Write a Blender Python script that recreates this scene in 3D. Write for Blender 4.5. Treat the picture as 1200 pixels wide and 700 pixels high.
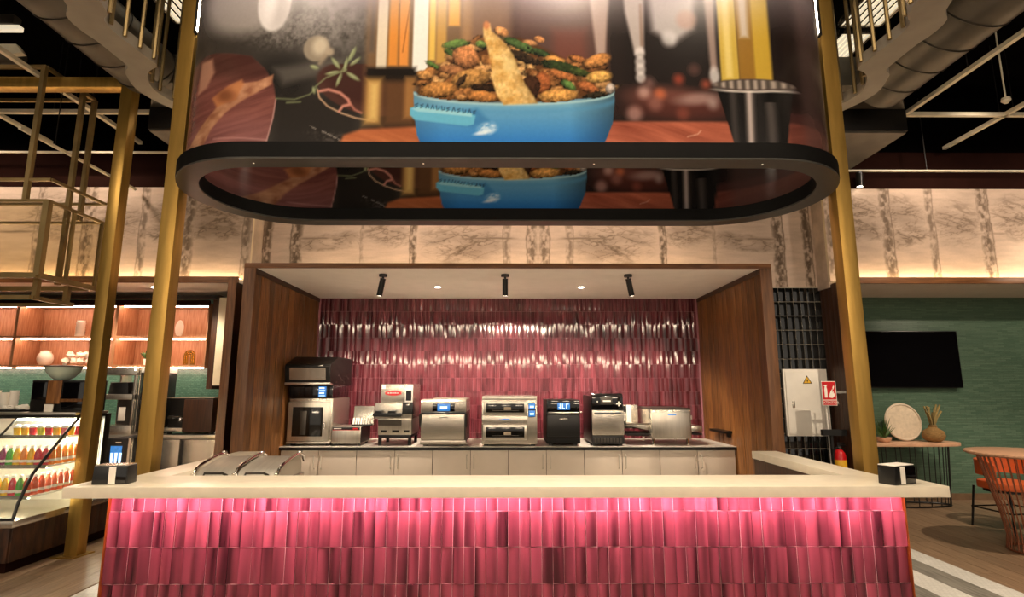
import bpy, bmesh, math, random
import numpy as np
from mathutils import Vector, Matrix, noise as mnoise

random.seed(7)
SC = bpy.context.scene
COL = SC.collection
for o in list(bpy.data.objects):
    bpy.data.objects.remove(o)

# ------------------------------------------------------------------ camera
CAM_H, PITCH, YAW, FPX = 1.6, math.radians(9.26), math.radians(0.36), 644.0
cam_d = bpy.data.cameras.new('camera')
cam_d.sensor_width = 36.0
cam_d.lens = 36.0 * FPX / 1200.0
cam_d.clip_start = 0.05
cam = bpy.data.objects.new('camera', cam_d)
COL.objects.link(cam)
cam.location = (0, 0, CAM_H)
cam.rotation_euler = (math.pi / 2 + PITCH, 0, -YAW)
SC.camera = cam

# ------------------------------------------------------------------ world, exposure
w = bpy.data.worlds.new('hall_air')
SC.world = w
w.use_nodes = True
w.node_tree.nodes['Background'].inputs[0].default_value = (1.0, 0.86, 0.70, 1)
w.node_tree.nodes['Background'].inputs[1].default_value = 0.45
SC.view_settings.view_transform = 'Standard'
SC.view_settings.look = 'None'
SC.view_settings.gamma = 1.0
SC.view_settings.use_curve_mapping = False
SC.view_settings.exposure = 0.6


def spot(name, loc, target, watts, angle=60, blend=0.6, col=(1, .82, .62), size=.05):
    d = bpy.data.lights.new(name, 'SPOT')
    d.energy = watts
    d.spot_size = math.radians(angle)
    d.spot_blend = blend
    d.color = col
    d.shadow_soft_size = size
    o = bpy.data.objects.new(name, d)
    COL.objects.link(o)
    o.location = loc
    o.rotation_euler = (Vector(target) - Vector(loc)).to_track_quat('-Z', 'Y').to_euler()
    return o


# added spots without lamp heads: general fill for sign, floor and green wall
for x_ in (-2.1, -.7, .7, 2.1):
    spot('fill_spot', (x_, 2.0, 5.85), (x_ * .8, 3.45, 3.4), 95, 110, size=.35)
spot('fill_spot', (-6.0, 2.2, 5.3), (-4.6, 5.6, 0.8), 70, 80)
spot('fill_spot', (5.6, 3.6, 5.3), (5.0, 5.8, 0.0), 520, 80)
spot('fill_spot', (8.2, 4.6, 3.7), (7.6, 8.3, 2.1), 190, 60)
for x_ in (-4.4, -5.7):
    spot('kiosk_downlight_beam', (x_, 7.22, 2.93), (x_, 7.4, 0), 70, 120)
for x_ in (-1.7, -.57, .57, 1.7):
    spot('rim_downlight_beam', (x_, 3.48, 3.06), (x_, 3.55, 1.0), 62, 105)
spot('drum_fill', (-.9, 4.15, 4.8), (-.9, 4.15, 0), 24, 150)  # unseen light added inside the drum, brightens inner print and counter
spot('drum_fill', (.9, 4.15, 4.8), (.9, 4.15, 0), 24, 150)
# added spots without lamp heads, brightening the mural
for x_, y_, z_, w_ in ((-7.4, 5.9, 4.85, 90), (-5.6, 6.5, 4.9, 45), (-3.6, 5.9, 4.95, 80), (-1.3, 5.9, 4.95, 105), (1.3, 5.9, 4.95, 105), (3.6, 5.9, 4.95, 85), (5.8, 5.9, 4.85, 75), (8.0, 5.9, 4.85, 75)):
    spot('mural_wash', (x_, y_, z_), (x_, 7.5, 3.5), w_, 125, .9, (1, .80, .64), .1)


# ------------------------------------------------------------------ helpers
def ray(px, py):
    xn, yn = (px - 600) / FPX, (py - 350) / FPX
    c, s = math.cos(PITCH), math.sin(PITCH)
    x, y, z = xn, c + yn * s, s - yn * c
    cy, sy = math.cos(YAW), math.sin(YAW)
    return (x * cy + y * sy, y * cy - x * sy, z)


def at(px, py, Y):
    r = ray(px, py)
    t = Y / r[1]
    return (r[0] * t, Y, CAM_H + r[2] * t)


def atz(px, py, Z):
    r = ray(px, py)
    t = (Z - CAM_H) / r[2]
    return (r[0] * t, r[1] * t, Z)


def lin(c):
    if isinstance(c, str):
        c = tuple(int(c[i:i + 2], 16) / 255 for i in (0, 2, 4))
    return tuple(v / 12.92 if v <= .04045 else ((v + .055) / 1.055) ** 2.4 for v in c[:3])


MATS = {}


def mat(name, col, rough=.5, metal=0., var=.10, scale=6., stretch=(1, 1, 1), bump=0., spec=.5, rnd=0.,
        island=0., emit=None, estr=0., coat=0., trans=0., col2=None, detail=3., seed4=False):
    """procedural principled material: noise-varied colour, optional bump, optional per-object variation"""
    m = bpy.data.materials.new(name)
    m.use_nodes = True
    nt = m.node_tree
    N, L = nt.nodes, nt.links
    b = N['Principled BSDF']
    c = lin(col)
    tc = N.new('ShaderNodeTexCoord')
    mp = N.new('ShaderNodeMapping')
    mp.inputs['Scale'].default_value = stretch
    L.new(tc.outputs['Object'], mp.inputs['Vector'])
    nz = N.new('ShaderNodeTexNoise')
    nz.inputs['Scale'].default_value = scale
    nz.inputs['Detail'].default_value = detail
    L.new(mp.outputs[0], nz.inputs['Vector'])
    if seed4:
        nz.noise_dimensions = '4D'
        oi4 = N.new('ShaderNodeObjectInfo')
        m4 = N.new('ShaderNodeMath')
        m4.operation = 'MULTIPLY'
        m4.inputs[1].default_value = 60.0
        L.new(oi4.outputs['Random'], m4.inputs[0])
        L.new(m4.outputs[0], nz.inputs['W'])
    rp = N.new('ShaderNodeValToRGB')
    rp.color_ramp.elements[0].position = .32
    rp.color_ramp.elements[1].position = .68
    ca = lin(col2) if col2 else tuple(max(0, v * (1 - var * 1.6)) for v in c)
    cb = c if col2 else tuple(min(1, v * (1 + var)) for v in c)
    rp.color_ramp.elements[0].color = (*ca, 1)
    rp.color_ramp.elements[1].color = (*cb, 1)
    L.new(nz.outputs['Fac'], rp.inputs['Fac'])
    out = rp.outputs['Color']
    for src, amt in (('ShaderNodeObjectInfo', rnd), ('ShaderNodeNewGeometry', island)):
        if amt:
            oi = N.new(src)
            mr = N.new('ShaderNodeMapRange')
            mr.inputs['To Min'].default_value = 1 - amt
            mr.inputs['To Max'].default_value = 1 + amt
            L.new(oi.outputs['Random' if src.endswith('Info') else 'Random Per Island'], mr.inputs['Value'])
            hs = N.new('ShaderNodeHueSaturation')
            L.new(mr.outputs[0], hs.inputs['Value'])
            L.new(out, hs.inputs['Color'])
            out = hs.outputs['Color']
    L.new(out, b.inputs['Base Color'])
    b.inputs['Roughness'].default_value = rough
    b.inputs['Metallic'].default_value = metal
    b.inputs['Specular IOR Level'].default_value = spec
    b.inputs['Coat Weight'].default_value = coat
    b.inputs['Coat Roughness'].default_value = .08
    b.inputs['Transmission Weight'].default_value = trans
    if bump:
        bp = N.new('ShaderNodeBump')
        bp.inputs['Strength'].default_value = bump
        bp.inputs['Distance'].default_value = .01
        L.new(nz.outputs['Fac'], bp.inputs['Height'])
        L.new(bp.outputs[0], b.inputs['Normal'])
    if emit:
        b.inputs['Emission Color'].default_value = (*lin(emit), 1)
        b.inputs['Emission Strength'].default_value = estr
    MATS[name] = m
    return m


def glow(name, col, strength):
    return mat(name, col, rough=.6, var=.02, emit=col, estr=strength)


def attr_mat(name, attr, rough=.4, spec=.5, coat=0.):
    """flat print: colours painted per point on the surface"""
    m = mat(name, 'ffffff', rough=rough, spec=spec, coat=coat, var=.03, scale=40)
    nt = m.node_tree
    b = nt.nodes['Principled BSDF']
    a = nt.nodes.new('ShaderNodeAttribute')
    a.attribute_name = attr
    mx = nt.nodes.new('ShaderNodeMix')
    mx.data_type = 'RGBA'
    mx.blend_type = 'MULTIPLY'
    mx.inputs[0].default_value = 1.0
    src = b.inputs['Base Color'].links[0].from_socket
    nt.links.new(a.outputs['Color'], mx.inputs[6])
    nt.links.new(src, mx.inputs[7])
    nt.links.new(mx.outputs[2], b.inputs['Base Color'])
    return m


def glass_mat(name, tint, opacity=.12, rough=.03):
    m = mat(name, tint, rough=rough, var=.02)
    nt = m.node_tree
    b = nt.nodes['Principled BSDF']
    tr = nt.nodes.new('ShaderNodeBsdfTransparent')
    tr.inputs[0].default_value = (*lin(tint), 1)
    mx = nt.nodes.new('ShaderNodeMixShader')
    mx.inputs[0].default_value = opacity
    nt.links.new(tr.outputs[0], mx.inputs[1])
    nt.links.new(b.outputs[0], mx.inputs[2])
    nt.links.new(mx.outputs[0], nt.nodes['Material Output'].inputs['Surface'])
    return m


class MB:
    """collects shapes; build() links them as ONE mesh object"""

    def __init__(self):
        self.v, self.f, self.s = [], [], []

    def add(self, vs, fs, smooth=False):
        k = len(self.v)
        self.v += [tuple(p) for p in vs]
        self.f += [tuple(k + i for i in f) for f in fs]
        self.s += [smooth] * len(fs)
        return self

    def box(self, x0, x1, y0, y1, z0, z1):
        return self.add([(x0, y0, z0), (x1, y0, z0), (x1, y1, z0), (x0, y1, z0),
                         (x0, y0, z1), (x1, y0, z1), (x1, y1, z1), (x0, y1, z1)],
                        [(0, 3, 2, 1), (4, 5, 6, 7), (0, 1, 5, 4), (1, 2, 6, 5), (2, 3, 7, 6), (3, 0, 4, 7)])

    def prism(self, poly, a, b, axis='x', smooth=False):
        """poly = 2-D outline; axis x: (y,z) outline, y: (x,z), z: (x,y)"""
        mk = {'x': lambda p, t: (t, p[0], p[1]), 'y': lambda p, t: (p[0], t, p[1]), 'z': lambda p, t: (p[0], p[1], t)}[axis]
        n = len(poly)
        vs = [mk(p, a) for p in poly] + [mk(p, b) for p in poly]
        fs = [tuple(range(n)), tuple(range(2 * n - 1, n - 1, -1))]
        self.add(vs, fs)
        k = len(self.v) - 2 * n
        for i in range(n):
            j = (i + 1) % n
            self.f.append((k + i, k + n + i, k + n + j, k + j))
            self.s.append(smooth)
        return self

    def tube(self, pts, r, n=8, caps=True, r1=None):
        pts = [Vector(p) for p in pts]
        m = len(pts)
        vs, up = [], None
        for i, p in enumerate(pts):
            d = (pts[min(i + 1, m - 1)] - pts[max(i - 1, 0)]).normalized()
            if up is None:
                up = Vector((0, 0, 1)) if abs(d.z) < .9 else Vector((1, 0, 0))
            s = d.cross(up).normalized()
            u = s.cross(d).normalized()
            up = u
            rr = r if r1 is None else r + (r1 - r) * i / (m - 1)
            for k in range(n):
                a = 2 * math.pi * k / n
                vs.append(p + s * math.cos(a) * rr + u * math.sin(a) * rr)
        fs = []
        for i in range(m - 1):
            for k in range(n):
                fs.append((i * n + k, i * n + (k + 1) % n, (i + 1) * n + (k + 1) % n, (i + 1) * n + k))
        self.add(vs, fs, True)
        if caps:
            self.add(vs[:n], [tuple(range(n - 1, -1, -1))])
            self.add(vs[-n:], [tuple(range(n))])
        return self

    def lathe(self, prof, n=20, c=(0, 0, 0), smooth=True):
        vs, fs = [], []
        for r, z in prof:
            for k in range(n):
                a = 2 * math.pi * k / n
                vs.append((c[0] + r * math.cos(a), c[1] + r * math.sin(a), c[2] + z))
        for i in range(len(prof) - 1):
            for k in range(n):
                fs.append((i * n + k, i * n + (k + 1) % n, (i + 1) * n + (k + 1) % n, (i + 1) * n + k))
        self.add(vs, fs, smooth)
        self.add(vs[:n], [tuple(range(n - 1, -1, -1))])
        self.add(vs[-n:], [tuple(range(n))])
        return self

    def bar(self, p, q, w, h=None):
        """square bar between two points"""
        p, q = Vector(p), Vector(q)
        h = h or w
        d = (q - p).normalized()
        up = Vector((0, 0, 1)) if abs(d.z) < .9 else Vector((0, 1, 0))
        s = d.cross(up).normalized() * w / 2
        u = s.cross(d).normalized() * h / 2
        vs = [e + a * s + b * u for e in (p, q) for a, b in ((-1, -1), (1, -1), (1, 1), (-1, 1))]
        return self.add(vs, [(0, 1, 2, 3), (7, 6, 5, 4), (0, 4, 5, 1), (1, 5, 6, 2), (2, 6, 7, 3), (3, 7, 4, 0)])

    def blob(self, c, r, seed=0, amp=.15, n=10, m=7):
        vs, fs = [], []
        r = (r, r, r) if not isinstance(r, (tuple, list)) else r
        for i in range(m + 1):
            th = math.pi * i / m
            for k in range(n):
                a = 2 * math.pi * k / n
                d = Vector((math.sin(th) * math.cos(a), math.sin(th) * math.sin(a), math.cos(th)))
                f = 1 + amp * mnoise.noise(d * 1.7 + Vector((seed * 3.1, 0, 0)))
                vs.append((c[0] + d.x * r[0] * f, c[1] + d.y * r[1] * f, c[2] + d.z * r[2] * f))
        for i in range(m):
            for k in range(n):
                fs.append((i * n + k, (i + 1) * n + k, (i + 1) * n + (k + 1) % n, i * n + (k + 1) % n))
        return self.add(vs, fs, True)

    def mesh(self, name, m=None, off=(0, 0, 0), bev=0., fix=True):
        me = bpy.data.meshes.new(name)
        me.from_pydata([(x - off[0], y - off[1], z - off[2]) for x, y, z in self.v], [], self.f)
        me.polygons.foreach_set('use_smooth', self.s)
        if bev or fix:
            bm = bmesh.new()
            bm.from_mesh(me)
            bmesh.ops.remove_doubles(bm, verts=bm.verts, dist=1e-6)
            bmesh.ops.recalc_face_normals(bm, faces=bm.faces)
            if bev:
                ed = [e for e in bm.edges if len(e.link_faces) == 2 and e.calc_face_angle(0) > .6]
                bmesh.ops.bevel(bm, geom=ed, offset=bev, segments=2, profile=.6, affect='EDGES', clamp_overlap=True)
            bm.to_mesh(me)
            bm.free()
        me.set_sharp_from_angle(angle=.7)
        if m is not None:
            me.materials.append(MATS[m] if isinstance(m, str) else m)
        return me


def link(name, me, parent=None, loc=(0, 0, 0)):
    o = bpy.data.objects.new(name, me)
    COL.objects.link(o)
    o.location = loc
    if parent is not None:
        o.parent = parent
    return o


def tag(o, label, cat, group=None):
    o['label'] = label
    o['category'] = cat
    if group:
        o['group'] = group
    return o


class Thing:
    """an Empty at the thing's base; parts are given in the thing's own coordinates"""

    def __init__(s, name, label, cat, loc=(0, 0, 0), rz=0., group=None):
        s.o = bpy.data.objects.new(name, None)
        s.o.empty_display_size = .05
        COL.objects.link(s.o)
        s.o.location = loc
        s.o.rotation_euler = (0, 0, rz)
        tag(s.o, label, cat, group)

    def part(s, name, m, mb, bev=0., parent=None, label=None):
        o = link(name, mb.mesh(name, m, bev=bev), parent or s.o)
        if label:
            o['label'] = label
        return o

    def box(s, name, m, x0, x1, y0, y1, z0, z1, bev=.004, parent=None, label=None):
        return s.part(name, m, MB().box(x0, x1, y0, y1, z0, z1), bev, parent, label)

    def tube(s, name, m, pts, r, n=8, parent=None, label=None, r1=None):
        return s.part(name, m, MB().tube(pts, r, n, r1=r1), 0, parent, label)


def solo(name, m, mb, label, cat, group=None, bev=0.):
    """a thing that is one mesh (world coordinates), origin moved to its base"""
    xs, ys, zs = zip(*mb.v)
    base = ((min(xs) + max(xs)) / 2, (min(ys) + max(ys)) / 2, min(zs))
    return tag(link(name, mb.mesh(name, m, off=base, bev=bev), None, base), label, cat, group)


def struct(name, m, mb, bev=0., parent=None, label=None):
    o = link(name, mb.mesh(name, m, bev=bev), parent)
    if parent is None:
        o['kind'] = 'structure'
    if label:
        o['label'] = label
    return o


def copy_tree(root, loc, rz=None, label=None, group=None):
    r = root.copy()
    COL.objects.link(r)
    r.location = loc
    if rz is not None:
        r.rotation_euler = (0, 0, rz)
    if label:
        r['label'] = label
    if group:
        r['group'] = group
    for ch in root.children:
        c = ch.copy()
        COL.objects.link(c)
        c.parent = r
        for g in ch.children:
            d = g.copy()
            COL.objects.link(d)
            d.parent = c
    return r


def text_mb(txt, size, extrude=.001):
    cu = bpy.data.curves.new('lettering', 'FONT')
    cu.body = txt
    cu.size = size
    cu.align_x = 'CENTER'
    cu.align_y = 'CENTER'
    cu.extrude = extrude
    cu.resolution_u = 3
    o = bpy.data.objects.new('lettering', cu)
    COL.objects.link(o)
    dg = bpy.context.evaluated_depsgraph_get()
    me = bpy.data.meshes.new_from_object(o.evaluated_get(dg))
    bpy.data.objects.remove(o)
    mb = MB()
    # lettering stands in the x/z plane, facing -y
    mb.add([(v.co.x, -v.co.z, v.co.y) for v in me.vertices], [tuple(p.vertices) for p in me.polygons])
    bpy.data.meshes.remove(me)
    return mb


def shifted(mb, d):
    mb.v = [(x + d[0], y + d[1], z + d[2]) for x, y, z in mb.v]
    return mb


# ------------------------------------------------------------------ materials
mat('gold', 'b08c45', rough=.34, metal=.72, var=.12, scale=3, stretch=(6, 6, .6))
mat('gold_thin', '9a8458', rough=.42, metal=.65, var=.12, scale=4)
mat('steel', 'cfc8bb', rough=.26, metal=.92, var=.05, scale=2.5, stretch=(1, 1, 30))
mat('steel_h', 'cfc8bb', rough=.28, metal=.92, var=.05, scale=2.5, stretch=(30, 1, 1))
mat('steel_bright', 'd6d0c4', rough=.3, metal=.75, var=.05, scale=2.5, stretch=(30, 1, 1))
mat('steel_dark', '5b5751', rough=.35, metal=.9, var=.08)
mat('chrome', 'e6e2da', rough=.1, metal=1., var=.03)
mat('black_plastic', '121212', rough=.35, var=.15)
mat('black_metal', '15120f', rough=.42, metal=.3, var=.15)
mat('black_matte', '0b0a0a', rough=.8, var=.2)
mat('black_glass', '08080a', rough=.06, var=.1, coat=.5)
mat('dark_glass', '141310', rough=.08, var=.3, scale=3, coat=.4)
mat('screen_blue', '2f6fb6', rough=.2, emit='3d86d0', estr=.55, var=.25, scale=20)
mat('screen_pale', 'b7dcff', rough=.2, emit='c8e6ff', estr=1.0, var=.05)
mat('white_paint', 'e8e2d6', rough=.5, var=.03)
mat('white_plastic', 'ece7dd', rough=.4, var=.03)
mat('paper', 'efe9dd', rough=.8, var=.03)
mat('staff_floor', 'b9b2a6', rough=.5, var=.05)
mat('worktop_pale', 'd9d2c6', rough=.35, metal=.15, var=.05)
mat('handle_light', 'e0d8c8', rough=.25, metal=.3, var=.04)
mat('quartz', 'e6dcc6', rough=.28, var=.03, scale=14)
mat('cabinet_cream', 'cdbfae', rough=.38, var=.03, scale=3)
mat('mural_plain', 'c9b5a1', rough=.75, var=.14, scale=4, spec=.2)
mat('cream_wall', 'e2d3b4', rough=.6, var=.04)
mat('alcove_ceiling', 'f7f1e6', rough=.7, var=.02)
mat('walnut', '8e5f34', rough=.42, var=.2, scale=5, stretch=(9, 9, .7), rnd=.38, col2='5a381b', spec=.35)
mat('walnut_edge', '7d5230', rough=.42, var=.15, scale=5, stretch=(9, 9, .7), col2='5c3a1e')
mat('walnut_trim', '8a5a32', rough=.42, var=.15, scale=5, stretch=(.7, 9, 9), col2='643f20')
mat('walnut_dark', '4a2a14', rough=.45, var=.2, scale=5, stretch=(9, 9, .6), col2='301909')
mat('shelf_wood', 'b78662', rough=.5, var=.15, scale=6, stretch=(9, 9, .7), col2='96643f')
mat('case_wood', '4a2a12', rough=.6, var=.3, scale=7, stretch=(3, 3, .8), col2='241206', bump=.3)
mat('floor_wood', '9a7f63', rough=.42, var=.18, scale=4, stretch=(14, .8, 1), rnd=.14, col2='735b47')
mat('floor_base', '6c543c', rough=.6, var=.15)
mat('mosaic_white', 'e6e4dc', rough=.35, var=.06, scale=60)
mat('mosaic_grey', '8a857b', rough=.4, var=.25, scale=5, stretch=(8, .6, 1))
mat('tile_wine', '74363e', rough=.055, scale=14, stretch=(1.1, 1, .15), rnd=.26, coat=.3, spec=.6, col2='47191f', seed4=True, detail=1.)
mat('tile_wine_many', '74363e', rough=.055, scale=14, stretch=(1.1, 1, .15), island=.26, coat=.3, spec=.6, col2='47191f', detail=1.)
mat('tile_rose', '8d404c', rough=.2, scale=15, stretch=(1.0, 1, .07), rnd=.12, coat=.15, spec=.5, col2='371019', seed4=True, detail=1.)  # dark-to-light upright streaks paint reflected banding into the glaze colour
mat('tile_rose_many', '8d404c', rough=.2, scale=15, stretch=(1.0, 1, .07), island=.12, coat=.15, spec=.5, col2='371019', detail=1.)  # same painted reflection streaks for the joined tiles
mat('grout_rose', 'e2b3b4', rough=.9, var=.05)
mat('grout_wine', 'a8707a', rough=.9, var=.05)
mat('tile_black', '101110', rough=.08, var=.4, rnd=.4, coat=.6)
mat('grout_pale', 'b5aa96', rough=.9, var=.06)
mat('brown_wall', '23110c', rough=.9, var=.08, spec=.05)
mat('black_wall', '050404', rough=.95, var=.1, spec=.02)
mat('ring_paint', '9c9485', rough=.6, var=.05)
mat('duct_metal', '5f5a50', rough=.42, metal=.35, var=.15, scale=3)
mat('pipe_white', 'd9d0b8', rough=.45, var=.06)
mat('copper_edge', 'b5652c', rough=.3, metal=.8, var=.1)
mat('ring_black', '0b0a09', rough=.6, var=.15, spec=.15)
mat('ring_under', '4c4a45', rough=.4, metal=.3, var=.06)
mat('red_paint', 'c2181d', rough=.3, var=.06)
mat('yellow_label', 'e8b32a', rough=.5, var=.05)
mat('ceramic', 'd9cdbb', rough=.4, var=.06)
mat('stone_plate', 'c9b89f', rough=.7, var=.08, scale=20)
mat('leaf', '39591f', rough=.5, var=.3)
mat('dry_grass', '8c7a4a', rough=.8, var=.25)
mat('twine', '8a6a3c', rough=.9, var=.25, scale=30, stretch=(1, 1, 6), bump=.5)
mat('orange_fabric', 'd5622e', rough=.55, var=.08)
mat('table_wood', 'd2a483', rough=.4, var=.10, scale=5, stretch=(1, 9, 1))
mat('rose_metal', '8a5236', rough=.4, metal=.5, var=.1)
mat('green_glass', 'bccab8', rough=.08, var=.08, coat=.5)
mat('gold_shiny', 'caa04a', rough=.15, metal=.9, var=.05)
glow('led_pink', 'ffc6da', 100)
glow('led_warm', 'ffdcae', 15)
glow('led_cove', 'ffe0b0', 16)
glow('led_shelf', 'ffd2ba', 26)
glow('led_case', 'fff3d8', 60)
glow('lamp_white', 'fff0dc', 30)
glow('lamp_fill', 'ffe6c6', 38)
glow('lamp_panel', 'fff0d0', .45)
glow('lamp_small', 'fff0dc', 10)
glass_mat('clear_glass', 'f4faf6', .08)
glass_mat('smoke_glass', 'eee9da', .03, .25)


def teal_mat(name, col, colb, bw, bh, rough=.3, up=2, mortar=.0022, dim=.55):
    m = mat(name, col, rough=rough, var=.15, scale=4)
    nt = m.node_tree
    b = nt.nodes['Principled BSDF']
    tc = nt.nodes.new('ShaderNodeTexCoord')
    sx = nt.nodes.new('ShaderNodeSeparateXYZ')
    cx = nt.nodes.new('ShaderNodeCombineXYZ')
    nt.links.new(tc.outputs['Object'], sx.inputs[0])
    nt.links.new(sx.outputs[0], cx.inputs[0])
    nt.links.new(sx.outputs[up], cx.inputs[1])
    br = nt.nodes.new('ShaderNodeTexBrick')
    br.inputs['Scale'].default_value = 1.0
    br.inputs['Brick Width'].default_value = bw
    br.inputs['Row Height'].default_value = bh
    br.inputs['Mortar Size'].default_value = mortar
    br.inputs['Bias'].default_value = 0
    c1, c2 = lin(col), lin(colb)
    br.inputs['Color1'].default_value = (*c1, 1)
    br.inputs['Color2'].default_value = (*c2, 1)
    br.inputs['Mortar'].default_value = (*[v * dim for v in c1], 1)
    nt.links.new(cx.outputs[0], br.inputs['Vector'])
    nt.links.new(br.outputs['Color'], b.inputs['Base Color'])
    bp = nt.nodes.new('ShaderNodeBump')
    bp.inputs['Strength'].default_value = .8
    bp.inputs['Distance'].default_value = .006
    nt.links.new(br.outputs['Fac'], bp.inputs['Height'])
    bp.invert = True
    nt.links.new(bp.outputs[0], b.inputs['Normal'])
    return m


teal_mat('teal_mosaic', '5d8f7d', '4a7a6b', .045, .022, .25)
teal_mat('mosaic_white', 'ebe8e0', 'e0ddd4', .04, .04, .35, 1, .002, .72)
teal_mat('teal_wall', '5f7763', '4d6654', .16, .026, .3)

# ================================================================== STRUCTURE
YB = 8.3          # back wall of the alcove and of both niches
YF = 6.14         # front of the alcove box
YC = 7.14         # front of the back counter
YS = 7.1          # front of the side soffits
YM = 7.28         # mural plane at the sides
YMC = 7.6         # mural plane in the middle, black tiled wall
ZA = 2.953        # alcove ceiling
ZS = 3.05         # top of the side soffits
HALF = 2.89       # alcove half width

floor = struct('floor', 'floor_base', MB().box(-10, 10, -2.5, 8.6, -.08, -.012))
pm = [MB().box(-.098, .098, -L / 2, L / 2, 0, .012).mesh('plank', 'floor_wood') for L in (1.498, .898)]
for side in (-1, 1):
    x0, nx = (4.16, 21) if side > 0 else (3.52, 24)
    for i in range(nx):
        x = side * (x0 + i * .2)
        y = 3.6 - (i % 3) * .5
        while y < 8.25:
            e = min(y + 1.5, 8.29)
            p = link('plank', pm[0], floor, (x, (y + e) / 2, -.012))
            p.scale = (1, (e - y) / 1.5, 1)
            y += 1.5
# mosaic bands let into the floor, running along the counter sides
for name, m, xa, xb in (('mosaic_band', 'mosaic_white', 3.84, 4.06), ('grey_band', 'mosaic_grey', 3.61, 3.838),
                        ('mosaic_band', 'mosaic_white', 3.36, 3.608), ('grey_band', 'mosaic_grey', 3.13, 3.358),
                        ('mosaic_band', 'mosaic_white', 2.9, 3.128)):
    struct(name, m, MB().box(xa, xb, 2.4, 8.3, -.012, .001), parent=floor)
for name, m, xa, xb in (('mosaic_band', 'mosaic_white', -3.40, -3.16), ('grey_band', 'mosaic_grey', -3.158, -2.94),
                        ('mosaic_band', 'mosaic_white', -2.938, -2.7)):
    struct(name, m, MB().box(xa, xb, 2.4, 8.3, -.012, .001), parent=floor)

struct('staff_floor', 'staff_floor', MB().box(-2.6, 2.6, 3.6, 7.2, -.012, .002), parent=floor)  # unseen floor, made pale to bounce light onto the alcove ceiling
struct('ceiling', 'black_wall', MB().box(-10, 10, -3, 8.6, 5.95, 6.05))
struct('wall_left', 'brown_wall', MB().box(-10.1, -10, -3, 8.6, 0, 6.0))
struct('wall_right', 'brown_wall', MB().box(10, 10.1, -3, 8.6, 0, 6.0))
struct('wall_back', 'black_wall', MB().box(-10, 10, 8.45, 8.6, 0, 6.0))
struct('wall_back_upper', 'black_wall', MB().box(-10, 10, 7.72, 7.9, 5.05, 5.95))
struct('trim_1', 'brown_wall', MB().box(-10, 10, 7.66, 7.9, 4.3, 5.05), label='dark brown painted band above the mural')

# ---- mural: old-wall drawing printed on the upper walls, mirrored about its middle
RNG = np.random.RandomState(3)


def vnoise(x, y, seed=0):
    """smooth value noise on arrays"""
    r = np.random.RandomState(seed).rand(256, 256)
    xi, yi = np.floor(x).astype(int), np.floor(y).astype(int)
    fx, fy = x - xi, y - yi
    fx, fy = fx * fx * (3 - 2 * fx), fy * fy * (3 - 2 * fy)
    g = lambda a, b: r[(yi + b) % 256, (xi + a) % 256]
    return (g(0, 0) * (1 - fx) + g(1, 0) * fx) * (1 - fy) + (g(0, 1) * (1 - fx) + g(1, 1) * fx) * fy


def fbm(x, y, seed=0, n=4):
    s, a, t = 0, .5, 0
    for k in range(n):
        s = s + a * vnoise(x * 2 ** k, y * 2 ** k, seed + k)
        t += a
        a *= .5
    return s / t


def srgb2lin(a):
    return np.where(a <= .04045, a / 12.92, ((a + .055) / 1.055) ** 2.4)


def grid_mesh(name, P, rgb, m, flip=False):
    """P (rows, cols, 3) points; rgb the same, sRGB"""
    R, C = P.shape[:2]
    me = bpy.data.meshes.new(name)
    me.vertices.add(R * C)
    me.vertices.foreach_set('co', P.reshape(-1).astype(np.float32))
    idx = np.arange(R * C).reshape(R, C)
    q = np.stack([idx[:-1, :-1], idx[:-1, 1:], idx[1:, 1:], idx[1:, :-1]], -1).reshape(-1, 4)
    if flip:
        q = q[:, ::-1]
    n = len(q)
    me.loops.add(n * 4)
    me.loops.foreach_set('vertex_index', q.reshape(-1).astype(np.int32))
    me.polygons.add(n)
    me.polygons.foreach_set('loop_start', np.arange(0, n * 4, 4, dtype=np.int32))
    me.polygons.foreach_set('use_smooth', np.ones(n, dtype=bool))
    a = me.color_attributes.new('print', 'FLOAT_COLOR', 'POINT')
    c = np.ones((R * C, 4), np.float32)
    c[:, :3] = srgb2lin(np.clip(rgb, 0, 1)).reshape(-1, 3)
    a.data.foreach_set('color', c.reshape(-1))
    me.update()
    me.validate()
    me.materials.append(MATS[m])
    return me


attr_mat('mural_print', 'print', rough=.75, spec=.2)


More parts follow.
